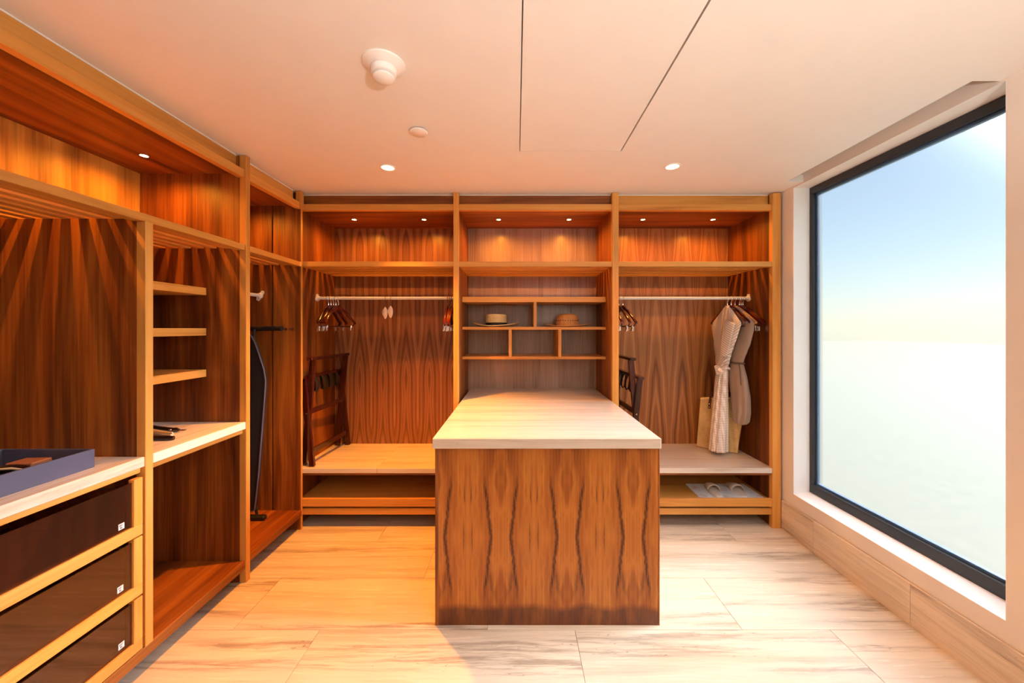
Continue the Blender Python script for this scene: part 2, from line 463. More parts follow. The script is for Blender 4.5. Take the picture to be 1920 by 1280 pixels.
def glass_mats():
    # frosted inner face: scatters the daylight, lets a part of it straight through
    b = NB('frosted_glass')
    tr = b.n('ShaderNodeBsdfTransparent'); tr.inputs[0].default_value = (1.0, 1.0, 1.0, 1)
    tl = b.n('ShaderNodeBsdfTranslucent'); tl.inputs[0].default_value = (0.075, 0.077, 0.075, 1)
    rf = b.n('ShaderNodeBsdfRefraction'); rf.inputs['Roughness'].default_value = 0.42; rf.inputs['IOR'].default_value = 1.35
    rf.inputs[0].default_value = (1.0, 1.0, 1.0, 1)
    m1 = b.n('ShaderNodeMixShader'); m1.inputs[0].default_value = 0.45
    b.l(tl.outputs[0], m1.inputs[1]); b.l(rf.outputs[0], m1.inputs[2])
    m2 = b.n('ShaderNodeMixShader'); m2.inputs[0].default_value = 0.24
    b.l(m1.outputs[0], m2.inputs[1]); b.l(tr.outputs[0], m2.inputs[2])
    b.l(m2.outputs[0], b.out.inputs[0])
    b = NB('clear_glass')
    tr = b.n('ShaderNodeBsdfTransparent'); tr.inputs[0].default_value = (0.96, 0.98, 0.98, 1)
    b.l(tr.outputs[0], b.out.inputs[0])
    b = NB('smoked_glass')
    tr = b.n('ShaderNodeBsdfTransparent'); tr.inputs[0].default_value = (0.66, 0.46, 0.32, 1)
    gl = b.n('ShaderNodeBsdfGlossy'); gl.inputs['Roughness'].default_value = 0.03; gl.inputs[0].default_value = (0.9, 0.78, 0.66, 1)
    fr = b.n('ShaderNodeFresnel'); fr.inputs[0].default_value = 1.5
    mx = b.n('ShaderNodeMixShader'); b.l(b.math('ADD', b.math('MULTIPLY', fr.outputs[0], 0.9), 0.05), mx.inputs[0])
    df = b.n('ShaderNodeBsdfDiffuse'); df.inputs[0].default_value = (0.11, 0.050, 0.028, 1)
    m0 = b.n('ShaderNodeMixShader'); m0.inputs[0].default_value = 0.22
    b.l(tr.outputs[0], m0.inputs[1]); b.l(df.outputs[0], m0.inputs[2])
    b.l(m0.outputs[0], mx.inputs[1]); b.l(gl.outputs[0], mx.inputs[2]); b.l(mx.outputs[0], b.out.inputs[0])
glass_mats()

def emit(name, c, s):
    b = NB(name); e = b.n('ShaderNodeEmission'); e.inputs[0].default_value = tuple(c) + (1,); e.inputs[1].default_value = s
    b.l(e.outputs[0], b.out.inputs[0])
emit('lamp_lens', (1.0, 0.78, 0.42), 9.0)
emit('lamp_lens_big', (1.0, 0.80, 0.45), 2.6)

# ================================================================== SETTING
XL, XR = -2.215, 1.985          # inner wall faces
YB, YF = 3.345, -1.0
H = 2.5
CX = 1.87                       # ceiling edge at the blind pocket
PY0, PY1 = 1.511, 2.545         # pocket along the window

# floor bed + travertine planks
floor = struct(link_mesh('floor', box(bmesh.new(), XL - 0.1, XR + 0.02, YF - 0.05, YB + 0.1, -0.08, -0.0035), 'grout'),
               'polished travertine floor of long planks laid in staggered rows')
TL = 1.257; RW = 0.3775
row_off = {0: 0.289, 1: 1.115, 2: -0.55 + 1.257, 3: 0.285, 4: 1.115}
y0 = 1.815 - RW * 8
k = -8
shared = {}
while y0 < YB:
    off = row_off.get(k + 1 if k >= -1 else (k + 40) % 3, 0.289)
    yy0, yy1 = max(y0, YF), min(y0 + RW, YB)
    x = off - TL * 4
    while x < XR:
        a, c = max(x, XL), min(x + TL, XR)
        if c - a > 0.02 and yy1 - yy0 > 0.02:
            full = abs((c - a) - TL) < 1e-6 and abs((yy1 - yy0) - RW) < 1e-6
            if full and 'full' in shared:
                t = bpy.data.objects.new('travertine_plank', shared['full']); COL.objects.link(t)
                t.parent = floor
            else:
                t = link_mesh('travertine_plank', box(bmesh.new(), 0.001, c - a - 0.001, 0.001, yy1 - yy0 - 0.001, -0.004, 0.0, 0.0006), 'travertine', floor, world=False)
                if full: shared['full'] = t.data
            t.location = (a, yy0, 0)
        x += TL
    y0 += RW; k += 1

# ceiling with access panel and blind pocket
AX0, AX1, AY0, AY1 = 0.018, 0.603, 0.85, 2.114
bm = bmesh.new()
box(bm, XL - 0.1, AX0, YF - 0.05, YB + 0.1, H, H + 0.05)
box(bm, AX1, CX, YF - 0.05, YB + 0.1, H, H + 0.05)
box(bm, AX0, AX1, AY1, YB + 0.1, H, H + 0.05)
box(bm, AX0, AX1, YF - 0.05, AY0, H, H + 0.05)
box(bm, CX, XR + 0.2, YF - 0.05, PY0, H, H + 0.05)
box(bm, CX, XR + 0.2, PY1, YB + 0.1, H, H + 0.05)
box(bm, CX - 0.02, CX, PY0, PY1, H + 0.05, H + 0.2)
box(bm, XL - 0.1, XR + 0.2, YF - 0.05, YB + 0.1, H + 0.2, H + 0.25)
ceiling = struct(link_mesh('ceiling', bm, 'ceiling_paint'), 'smooth off-white painted ceiling')
ap = part_box('access_panel', ceiling, 'ceiling_paint', AX0 + 0.004, AX1 - 0.007, AY0 + 0.004, AY1 - 0.004, H + 0.0005, H + 0.03, 0.001)
bm = bmesh.new()
box(bm, CX + 0.004, CX + 0.016, PY0 + 0.01, PY1 - 0.01, H + 0.006, H + 0.03, 0.002)
tube(bm, [(CX + 0.055, PY0 + 0.01, H + 0.09), (CX + 0.055, PY1 - 0.01, H + 0.09)], 0.03, 14)
bl = link_mesh('roller_blind', bm, 'aluminium', None, True)
center_origin(bl)
tag(bl, 'pale rolled-up window blind tucked in the ceiling slot above the window', 'blind')

# walls
WY0, WY1, WZ0, WZ1 = 1.489, 2.639, 0.297, 2.49      # window opening
bm = bmesh.new()
box(bm, XR, XR + 0.2, YF - 0.05, WY0, 0, H + 0.2)
box(bm, XR, XR + 0.2, WY1, YB + 0.1, 0, H + 0.2)
hexa(bm, [(XR, WY0, 0), (XR + 0.2, WY0, 0), (XR + 0.2, WY1, 0), (XR, WY1, 0),
          (XR, WY0, WZ0), (XR + 0.2, WY0, WZ0 + 0.03), (XR + 0.2, WY1, WZ0 + 0.03), (XR, WY1, WZ0)])
box(bm, XR, XR + 0.2, WY0, WY1, WZ1, H + 0.2)
struct(link_mesh('wall_right', bm, 'wall_paint'), 'beige painted wall around the frosted window')
struct(link_mesh('wall_back', box(bmesh.new(), XL - 0.1, XR + 0.2, YB + 0.012, YB + 0.1, 0, H), 'wall_paint'))
struct(link_mesh('wall_left', box(bmesh.new(), XL - 0.1, XL - 0.012, YF, YB + 0.1, 0, H), 'wall_paint'))
struct(link_mesh('wall_front', box(bmesh.new(), XL - 0.1, XR, YF - 0.06, YF, 0, H), 'wall_paint'))

# stone skirting along the right wall
base = struct(link_mesh('baseboard_right', box(bmesh.new(), XR - 0.006, XR, YF, 2.735, 0, 0.206), 'grout'), 'tan stone skirting below the window wall')
ys = [2.735, 2.44, 1.84, 1.24, 0.64, 0.04, -0.56, YF]
for b0, a0 in zip(ys[:-1], ys[1:]):
    part_box('skirting_stone', base, 'stone_base', XR - 0.016, XR - 0.004, a0 + 0.0008, b0 - 0.0008, 0.0, 0.21, 0.0008)

# window: dark frame set back in the reveal, frosted pane
FX = 2.10
win = struct(thing('window_1', '', 'x', (FX, (WY0 + WY1) / 2, WZ0)), 'large frosted window in a dark metal frame')
del win['category']
fz0, fz1 = WZ0 + 0.016, WZ1
def fr(name, *a, mat='frame_metal', bev=0.003): return part_box(name, win, mat, *a, bev)
fr('frame_sill_rail', FX, FX + 0.07, WY0, WY1, fz0, fz0 + 0.066)
fr('frame_head_rail', FX, FX + 0.07, WY0, WY1, fz1 - 0.05, fz1)
fr('frame_stile', FX, FX + 0.07, WY1 - 0.035, WY1, fz0 + 0.066, fz1 - 0.05)
fr('frame_stile', FX, FX + 0.07, WY0, WY0 + 0.035, fz0 + 0.066, fz1 - 0.05)
gx = FX + 0.025
gy0, gy1, gz0, gz1 = WY0 + 0.035, WY1 - 0.035, fz0 + 0.066, fz1 - 0.05
fr('glazing_bead', gx - 0.004, gx + 0.02, gy0, gy1, gz0, gz0 + 0.014, mat='frame_gasket', bev=0.001)
fr('glazing_bead', gx - 0.004, gx + 0.02, gy0, gy1, gz1 - 0.014, gz1, mat='frame_gasket', bev=0.001)
fr('glazing_bead', gx - 0.004, gx + 0.02, gy1 - 0.012, gy1, gz0 + 0.014, gz1 - 0.014, mat='frame_gasket', bev=0.001)
fr('glazing_bead', gx - 0.004, gx + 0.02, gy0, gy0 + 0.012, gz0 + 0.014, gz1 - 0.014, mat='frame_gasket', bev=0.001)
bm = bmesh.new(); box(bm, gx + 0.003, gx + 0.011, gy0 + 0.01, gy1 - 0.01, gz0 + 0.012, gz1 - 0.012)
for f in bm.faces:
    f.material_index = 0 if all(abs(v.co.x - (gx + 0.003)) < 1e-6 for v in f.verts) else 1
pane = link_mesh('frosted_pane', bm, ['frosted_glass', 'clear_glass'], win)
pane['label'] = 'frosted glass pane glowing with daylight'
# white painted reveal lining
bm = bmesh.new()
box(bm, XR + 0.0005, FX + 0.004, WY1 - 0.004, WY1, WZ0 + 0.002, WZ1)
box(bm, XR + 0.0005, FX + 0.004, WY0, WY0 + 0.004, WZ0 + 0.002, WZ1)
hexa(bm, [(XR + 0.0005, WY0, WZ0 - 0.002), (FX + 0.004, WY0, WZ0 + 0.012), (FX + 0.004, WY1, WZ0 + 0.012), (XR + 0.0005, WY1, WZ0 - 0.002),
          (XR + 0.0005, WY0, WZ0 + 0.003), (FX + 0.004, WY0, WZ0 + 0.0205), (FX + 0.004, WY1, WZ0 + 0.0205), (XR + 0.0005, WY1, WZ0 + 0.003)])
link_mesh('white_reveal', bm, 'reveal_paint', win)

# outdoors behind the frosted pane
bm = bmesh.new(); box(bm, XR + 0.3, 60, -50, 60, -0.6, -0.5)
g = link_mesh('lawn', bm, 'lawn'); g['kind'] = 'structure'; g['label'] = 'pale lawn outside the frosted window'

# ================================================================== BACK WARDROBES
YP = 2.735                       # face of posts
SZ0, SZ1 = 1.947, 1.985          # slatted shelf
TZ0, TZ1 = 2.369, 2.414          # edge of top panel
SOF = 2.390

def back_shell(t, x0, x1, back_mat, fascia_mat='veneer_x'):
    part_box('back_panel', t, back_mat, x0, x1, 3.33, 3.345, 0.0, 2.41, 0)
    part_box('top_panel', t, 'veneer_x', x0, x1, YP + 0.05, 3.33, SOF, SOF + 0.018, 0)
    part_box('top_edge', t, 'honey_x', x0, x1, YP + 0.012, YP + 0.05, TZ0, TZ1)
    part_box('fascia', t, fascia_mat, x0, x1, YP + 0.06, YP + 0.078, TZ1, H - 0.006, 0)
    part_box('sealant_bead', t, 'reveal_paint', x0, x1, YP + 0.056, YP + 0.07, H - 0.006, H - 0.0005, 0)
    part_box('shelf_front', t, 'honey_x', x0, x1, YP + 0.008, YP + 0.062, SZ0, SZ1)
    for i in range(7):
        y = YP + 0.098 + i * 0.0735
        part_box('slat', t, 'honey_x', x0, x1, y, y + 0.040, SZ0 + 0.008, SZ1 - 0.006, 0.001)

def rail_along_x(t, xa, xb, y, z):
    r = link_mesh('hanging_rail', tube(bmesh.new(), [(xa, y, z), (xb, y, z)], 0.0125, 14), 'white_metal', t, True)
    for x, s in ((xa, 1), (xb, -1)):
        bm = bmesh.new()
        prism(bm, [(x, y - 0.012, z + 0.033), (x, y + 0.012, z + 0.033), (x, y + 0.026, z - 0.014), (x, y + 0.012, z - 0.026), (x, y - 0.012, z - 0.026), (x, y - 0.026, z - 0.014)], (0.007 * s, 0, 0))
        tube(bm, [(x, y, z), (x + 0.022 * s, y, z)], [0.021, 0.016], 14)
        link_mesh('rail_flange', bm, 'white_metal', r)

def shoe_bay(t, x0, x1):
    part_box('seat_rail', t, 'veneer_x', x0, x1, YP + 0.02, YP + 0.04, 0.388, 0.407, 0.001)
    part_box('tray_base', t, 'honey_x', x0 + 0.006, x1 - 0.006, YP + 0.026, 3.30, 0.188, 0.202, 0)
    part_box('tray_front', t, 'honey_x', x0 + 0.004, x1 - 0.004, YP + 0.006, YP + 0.026, 0.158, 0.218)
    part_box('bottom_rail', t, 'honey_x', x0, x1, YP + 0.012, YP + 0.032, 0.096, 0.143)
    part_box('bottom_panel', t, 'veneer_x', x0, x1, YP + 0.032, 3.33, 0.098, 0.114, 0)
    part_box('toe_kick', t, 'veneer_x', x0, x1, 3.02, 3.035, 0.0, 0.098, 0)

BLX0, BLX1 = -1.64, -0.468
t = thing('wardrobe', 'tall wooden wardrobe bay with hanging rail left of the central hat shelves', 'wardrobe', (-1.05, 3.0, 0), group='wardrobe bays of the dressing room')
part_box('side_panel', t, 'veneer_z', BLX0 - 0.018, BLX0, YP, 3.33, 0, H - 0.004, 0)
back_shell(t, BLX0, BLX1, 'veneer_flame')
shoe_bay(t, BLX0, BLX1)
rail_along_x(t, BLX0, BLX1, 3.03, 1.735)

BMX0, BMX1 = -0.435, 0.722
t = thing('shelf_unit', 'central wooden shelf unit holding two straw hats above the stone island', 'shelf unit', (0.15, 3.0, 0), group='wardrobe bays of the dressing room')
for xa, xb in ((-0.468, -0.429), (0.714, 0.762)):
    part_box('post', t, 'honey_z', xa, xb, YP, YP + 0.04, 0, H - 0.003)
for xa, xb in ((-0.468, BMX0), (BMX1, 0.758)):
    part_box('side_panel', t, 'veneer_z', xa, xb, YP + 0.04, 3.33, 0, H - 0.004, 0)
back_shell(t, BMX0, BMX1, 'veneer_glare')
YC = 2.968
for z0, z1 in ((1.699, 1.742), (1.476, 1.499), (1.237, 1.259)):
    part_box('cubby_shelf', t, 'honey_x', BMX0, BMX1, YC, 3.33, z0, z1, 0.0015)
part_box('divider', t, 'honey_z', 0.14, 0.164, YC, 3.33, 1.499, 1.699, 0.001)
for xa in (-0.061, 0.339):
    part_box('divider', t, 'honey_z', xa, xa + 0.024, YC, 3.33, 1.259, 1.476, 0.001)

BRX0, BRX1 = 0.762, 1.915
t = thing('wardrobe', 'tall wooden wardrobe bay with hanging dresses beside the frosted window', 'wardrobe', (1.35, 3.0, 0), group='wardrobe bays of the dressing room')
part_box('side_panel', t, 'veneer_z', BRX1, BRX1 + 0.018, YP + 0.04, 3.33, 0, H - 0.004, 0)
part_box('post', t, 'honey_z', 1.905, 1.968, YP, YP + 0.04, 0, H - 0.006)
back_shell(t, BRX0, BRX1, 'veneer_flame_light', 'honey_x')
shoe_bay(t, BRX0, BRX1)
rail_along_x(t, BRX0 + 0.001, BRX1, 3.03, 1.735)

# stone seats
def slab(name, x0, x1, y0, y1, z0, z1, mat, label, cat, group=None):
    o = link_mesh(name, box(bmesh.new(), x0, x1, y0, y1, z0, z1, 0.003), mat)
    center_origin(o); return tag(o, label, cat, group)
slab('stone_bench', BLX0, -1.0405, YP + 0.005, 3.33, 0.407, 0.445, 'stone_top', 'cream stone bench slab under the dark folded luggage rack in the left bay', 'bench', 'stone bench slabs')
slab('stone_bench', -1.0395, BLX1, YP + 0.005, 3.33, 0.407, 0.445, 'stone_top', 'cream stone bench slab touching the island in the left bay', 'bench', 'stone bench slabs')
slab('stone_bench', BRX0, BRX1, YP + 0.005, 3.33, 0.407, 0.445, 'stone_top', 'cream stone bench slab under the woven bag and dresses', 'bench', 'stone bench slabs')

# ================================================================== ISLAND
t = thing('island_cabinet', 'wooden island base with book-matched dark-streaked veneer front', 'island', (0.156, 2.29, 0))
IX0, IX1, IY0 = -0.406, 0.718, 1.842
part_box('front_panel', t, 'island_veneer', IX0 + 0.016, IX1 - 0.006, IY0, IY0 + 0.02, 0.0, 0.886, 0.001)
part_box('corner_strip', t, 'veneer_z', IX0, IX0 + 0.0155, IY0 - 0.001, IY0 + 0.02, 0.0, 0.886, 0.001)
part_box('corner_strip', t, 'veneer_z', IX1 - 0.0055, IX1, IY0 - 0.001, IY0 + 0.02, 0.0, 0.886, 0.001)
part_box('side_panel', t, 'veneer_z', IX0, IX0 + 0.02, IY0 + 0.02, 2.733, 0.0, 0.886, 0.001)
part_box('side_panel', t, 'veneer_z', IX1 - 0.02, IX1, IY0 + 0.02, 2.733, 0.0, 0.886, 0.001)
part_box('shadow_gap', t, 'dark_gap', IX0 + 0.008, IX1 - 0.008, IY0 + 0.008, 2.72, 0.886, 0.894, 0)
slab('stone_countertop', -0.4125, 0.7125, 1.806, 3.33, 0.894, 0.945, 'stone_top', 'long pale travertine countertop on the central island', 'countertop')

# ================================================================== LEFT WARDROBES
XP = -1.578
XBK = -2.2
YA0 = 0.62
def left_shell(t, y0, y1, ye=None, upper='veneer_z'):
    ye = ye or y1
    part_box('back_panel', t, 'veneer_z', XBK - 0.015, XBK, y0, ye, 0.0, 1.96, 0)
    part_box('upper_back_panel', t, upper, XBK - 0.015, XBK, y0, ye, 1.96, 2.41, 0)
    part_box('top_panel', t, 'veneer_y', XBK, XP - 0.05, y0, ye, SOF, SOF + 0.018, 0)
    part_box('top_edge', t, 'honey_y', XP - 0.05, XP - 0.012, y0, y1, TZ0 - 0.003, TZ1)
    part_box('fascia', t, 'honey_y', XP - 0.078, XP - 0.06, y0, y1, TZ1, H - 0.006, 0)
    part_box('sealant_bead', t, 'reveal_paint', XP - 0.07, XP - 0.056, y0, y1, H - 0.006, H - 0.0005, 0)
    part_box('shelf_front', t, 'honey_y', XP - 0.062, XP - 0.008, y0, y1, 1.942, 1.976)
    for i in range(7):
        x = XP - 0.098 - i * 0.0745
        part_box('slat', t, 'honey_y', x - 0.040, x, y0, ye, 1.952, 1.970, 0.001)

t = thing('wardrobe', 'wooden wardrobe with glass-fronted drawers and open shelves along the left wall', 'wardrobe', (-1.9, 1.4, 0), group='wardrobe bays of the dressing room')
left_shell(t, YA0, 2.151, None, 'veneer_gold_lit')
part_box('end_panel', t, 'veneer_z', XBK, XP, YA0 - 0.02, YA0, 0, H - 0.004, 0)
part_box('post', t, 'honey_z', XP - 0.04, XP, 1.567, 1.601, 0.128, 1.942)
part_box('partition', t, 'veneer_z', XBK, XP - 0.04, 1.5675, 1.6005, 0.128, 1.952, 0)
part_box('post', t, 'honey_z', XP - 0.04, XP, 2.151, 2.183, 0.0, H - 0.003)
part_box('partition', t, 'veneer_z', XBK, XP - 0.04, 2.1515, 2.1825, 0.0, H - 0.004, 0)
part_box('bottom_panel', t, 'veneer_y', XBK, XP - 0.006, YA0, 2.151, 0.079, 0.128)
part_box('toe_kick', t, 'veneer_y', -1.76, -1.745, YA0, 2.151, 0.0, 0.079, 0)
for z1 in (1.7225, 1.487, 1.247):
    part_box('small_shelf', t, 'honey_y', XBK, -1.811, 1.6005, 2.1515, z1 - 0.043, z1)
part_box('counter_rail', t, 'honey_y', XP - 0.045, XP - 0.022, 1.601, 2.151, 0.872, 0.898, 0.001)
part_box('counter_rail', t, 'honey_y', XP - 0.045, XP - 0.022, YA0, 1.567, 0.872, 0.898, 0.001)
# drawers with smoked glass fronts
for i, (z0, z1) in enumerate(((0.6155, 0.857), (0.364, 0.609), (0.132, 0.356))):
    bm = bmesh.new()
    ya, yb = YA0 + 0.012, 1.560
    box(bm, -2.15, XP - 0.03, ya, yb, z0 + 0.012, z0 + 0.026)
    box(bm, -2.15, -2.135, ya, yb, z0 + 0.026, z1 - 0.05)
    box(bm, -2.135, XP - 0.03, yb - 0.014, yb, z0 + 0.026, z1 - 0.05)
    box(bm, -2.135, XP - 0.03, ya, ya + 0.014, z0 + 0.026, z1 - 0.05)
    d = link_mesh('drawer', bm, 'veneer_y', t)
    part_box('drawer_rail', d, 'honey_y', XP - 0.03, XP - 0.004, ya, yb, z0, z0 + 0.046)
    part_box('drawer_stile', d, 'honey_z', XP - 0.03, XP - 0.004, yb - 0.036, yb, z0 + 0.046, z1)
    part_box('drawer_stile', d, 'honey_z', XP - 0.03, XP - 0.004, ya, ya + 0.036, z0 + 0.046, z1)
    part_box('drawer_glass', d, 'smoked_glass', XP - 0.020, XP - 0.014, ya + 0.036, yb - 0.036, z0 + 0.046, z1 - 0.012, 0)
    # little white pictogram sticker
    sy1 = yb - 0.066 - 0.004 * (i == 1); sz0 = z0 + 0.06 + 0.002 * i
    bm = bmesh.new()
    box(bm, XP - 0.0135, XP - 0.013, sy1 - 0.022, sy1, sz0, sz0 + 0.024, 0, 0)
    xs0, xs1 = XP - 0.0129, XP - 0.0126
    for (a0, a1, c0, c1) in ((0.006, 0.0085, 0.004, 0.010), (0.0085, 0.014, 0.0075, 0.010), (0.009, 0.0155, 0.0035, 0.0055),
                             (0.0035, 0.006, 0.013, 0.020), (0.008, 0.0105, 0.0135, 0.020), (0.0105, 0.017, 0.018, 0.020), (0.0125, 0.015, 0.0130, 0.0155)):
        box(bm, xs0, xs1, sy1 - 0.022 + a0, sy1 - 0.022 + a1, sz0 + c0, sz0 + c1, 0, 1)
    s = link_mesh('sticker', bm, ['sticker_white', 'sticker_mark'], d)
    s['label'] = 'small white square sticker with a dark pictogram'

slab('stone_countertop', XBK, XP - 0.002, YA0, 1.5665, 0.898, 0.940, 'stone_counter', 'travertine counter above the glass-fronted drawers, with a navy tray on it', 'countertop', 'stone counters on the left')
slab('stone_countertop', XBK, XP - 0.002, 1.6015, 2.1505, 0.898, 0.940, 'stone_counter', 'travertine counter below the three short shelves on the left', 'countertop', 'stone counters on the left')

t = thing('wardrobe', 'narrow wooden corner bay storing the dark ironing board', 'wardrobe', (-1.9, 2.46, 0), group='wardrobe bays of the dressing room')
left_shell(t, 2.183, 2.700, YP - 0.018)
part_box('post', t, 'honey_z', XP - 0.04, XP, 2.700, 2.7345, TZ0 - 0.003, H - 0.003)
part_box('end_panel', t, 'veneer_z', XBK, -1.806, YP - 0.018, YP, 0, TZ0 + 0.04, 0)
part_box('end_panel', t, 'veneer_z', -1.794, -1.630, YP - 0.018, YP, 0, TZ0 + 0.04, 0)
part_box('end_panel', t, 'veneer_z', -1.630, -1.592, YP - 0.018, YP, 0, TZ0 - 0.004, 0)
part_box('edge_strip', t, 'honey_z', -1.592, -1.588, YP - 0.018, YP, 0, TZ0 - 0.004, 0)
part_box('shelf_corner', t, 'honey_y', XP - 0.062, XP - 0.008, 2.700, YP - 0.018, 1.942, 1.976)
part_box('joint_strip', t, 'dark_gap', -1.806, -1.794, YP - 0.006, YP, 0, TZ0 + 0.04, 0)
part_box('bottom_panel', t, 'veneer_y', XBK, XP - 0.006, 2.183, YP - 0.018, 0.100, 0.145)
part_box('toe_kick', t, 'veneer_y', -1.76, -1.745, 2.183, YP, 0.0, 0.100, 0)
r = link_mesh('hanging_rail', tube(bmesh.new(), [(-1.889, 2.183, 1.728), (-1.889, YP - 0.018, 1.728)], 0.0125, 14), 'white_metal', t, True)
bm = bmesh.new()
prism(bm, [(-1.889 + a, YP - 0.025, 1.728 + c) for a, c in ((-0.026, -0.034), (-0.010, -0.040), (0.030, 0.018), (0.028, 0.034), (0.014, 0.036), (-0.024, -0.010))], (0, 0.007, 0))
tube(bm, [(-1.889, YP - 0.042, 1.728), (-1.889, YP - 0.020, 1.728)], [0.016, 0.022], 14)
fl = link_mesh('rail_flange', bm, 'white_metal', r)

# ================================================================== LAMPS
def lamp(name, label, x, y, z, rad, power, group, ceiling_lamp):
    t = thing(name, label, 'light', (x, y, z), group=group)
    bm = bmesh.new()
    lathe(bm, [(rad * 0.78, 0.006), (rad * 0.80, -0.0035), (rad * 0.98, -0.004), (rad, -0.001), (rad, 0.0), (rad * 0.98, 0.006)], (0, 0, 0), 28, closed=True)
    link_mesh('trim_ring', bm, 'white_plastic' if ceiling_lamp else 'chrome', t, True, world=False)
    bm = bmesh.new(); lathe(bm, [(0, -0.001), (rad * 0.78, -0.001), (rad * 0.78, 0.004), (0, 0.004)], (0, 0, 0), 28)
    link_mesh('lens', bm, 'lamp_lens_big' if ceiling_lamp else 'lamp_lens', t, False, world=False)
    ld = bpy.data.lights.new('bulb', 'SPOT'); ld.energy = power; ld.color = AMBER_DEEP if ceiling_lamp else AMBER
    ld.spot_size = math.radians(88 if ceiling_lamp else 168); ld.spot_blend = 0.75
    ld.shadow_soft_size = rad * (0.55 if ceiling_lamp else 0.3)
    lo = bpy.data.objects.new('bulb', ld); COL.objects.link(lo); lo.parent = t; lo.location = (0, 0, -0.012)
    return t
gz = 'recessed ceiling downlights'
lamp('ceiling_downlight', 'round recessed ceiling downlight glowing amber, left of the hatch', -0.81, 2.321, H, 0.050, P_CEIL * 3.0, gz, True)
lamp('ceiling_downlight', 'round recessed ceiling downlight glowing white, right of the hatch', 0.979, 2.306, H, 0.050, P_CEIL * 0.40, gz, True)
lamp('ceiling_downlight', 'added fill downlight nearer the viewer on the drawer side, out of view', -0.81, 0.75, H, 0.050, P_CEIL * 0.35, gz, True)  # unseen downlight, added as frontal fill
lamp('ceiling_downlight', 'added fill downlight nearer the viewer on the window side, out of view', 0.979, 0.75, H, 0.050, P_CEIL * 0.35, gz, True)  # second unseen downlight added for the same fill
# added unseen uplighter behind the viewer: its pool on the ceiling gives soft neutral fill
t = thing('fill_uplighter', 'white uplighter added for ceiling fill, behind the viewer and out of view', 'lamp', (0.75, -0.5, 0))
link_mesh('lamp_base', lathe(bmesh.new(), [(0, 0), (0.14, 0), (0.14, 0.015), (0.03, 0.03), (0, 0.03)], (0, 0, 0), 32), 'white_metal', t, True, False)
link_mesh('lamp_pole', tube(bmesh.new(), [(0, 0, 0.02), (0, 0, 1.42)], 0.013, 12), 'white_metal', t, True, False)
link_mesh('lamp_bowl', lathe(bmesh.new(), [(0, 1.40), (0.06, 1.41), (0.13, 1.45), (0.16, 1.50), (0.155, 1.50), (0.125, 1.456), (0.058, 1.418), (0, 1.41)], (0, 0, 0), 40), 'white_metal', t, True, False)
ld = bpy.data.lights.new('bulb', 'SPOT'); ld.energy = P_UP; ld.color = (1.0, 0.97, 0.93); ld.spot_size = math.radians(165); ld.spot_blend = 0.4; ld.shadow_soft_size = 0.04
lo = bpy.data.objects.new('bulb', ld); COL.objects.link(lo); lo.parent = t; lo.location = (0, 0, 1.505); lo.rotation_euler = (PI, 0, 0)
gs = 'small spotlights under the wardrobe tops'
where = ['in left bay nearest the corner', 'in left bay nearest the hat shelves', 'over the pale hat with black band', 'over the brown woven hat', 'in right bay nearest the hat shelves', 'in right bay nearest the window']
for x, s in zip((-1.343, -0.764, -0.146, 0.437, 1.05, 1.63), where):
    lamp('cabinet_spotlight', 'tiny glowing spotlight under the wardrobe top, ' + s, x, 3.05, SOF, 0.022, P_SOFFIT, gs, False)
lamp('cabinet_spotlight', 'tiny glowing spotlight under the left wardrobe top above the short shelves', -1.945, 1.923, SOF, 0.022, P_SOFFIT, gs, False)
lamp('cabinet_spotlight', 'tiny spotlight under the left wardrobe top above the navy tray', -1.92, 1.25, SOF, 0.022, P_SOFFIT * 1.6, gs, False)
lamp('cabinet_spotlight', 'tiny spotlight under the wardrobe top above the ironing board', -1.92, 2.45, SOF, 0.022, P_SOFFIT, gs, False)

# ceiling devices
t = thing('smoke_detector', 'white round smoke detector on the ceiling with a stepped lower dome', 'smoke detector', (-0.508, 1.413, H))
link_mesh('base_plate', lathe(bmesh.new(), [(0, 0), (0.079, 0), (0.079, -0.006), (0.060, -0.016), (0.047, -0.022), (0, -0.022)], (0, 0, 0), 40), 'white_plastic', t, True, False)
link_mesh('sensor_body', lathe(bmesh.new(), [(0, -0.022), (0.049, -0.022), (0.046, -0.042), (0.038, -0.046), (0, -0.046)], (0, 0, 0), 40), 'white_plastic', t, True, False)
link_mesh('sensor_cap', lathe(bmesh.new(), [(0.034, -0.046), (0.034, -0.050), (0.040, -0.051), (0.040, -0.057), (0.030, -0.064), (0, -0.066), (0, -0.046)], (0, 0, 0), 40), 'white_plastic', t, True, False)
o = link_mesh('ceiling_disc', lathe(bmesh.new(), [(0, -0.006), (0.030, -0.006), (0.030, 0), (0.0, 0)], (0, 0, 0), 32), 'white_plastic')
o.location = (-0.501, 1.89, H)
bm = bmesh.new(); lathe(bm, [(0, -0.013), (0.042, -0.013), (0.0455, -0.010), (0.0455, -0.007), (0, -0.007)], (0, 0, 0), 36)
p = link_mesh('cover_plate', bm, 'white_plastic', None, True); p.parent = o
tag(o, 'small flat white disc on the ceiling between detector and left downlight', 'ceiling cover')

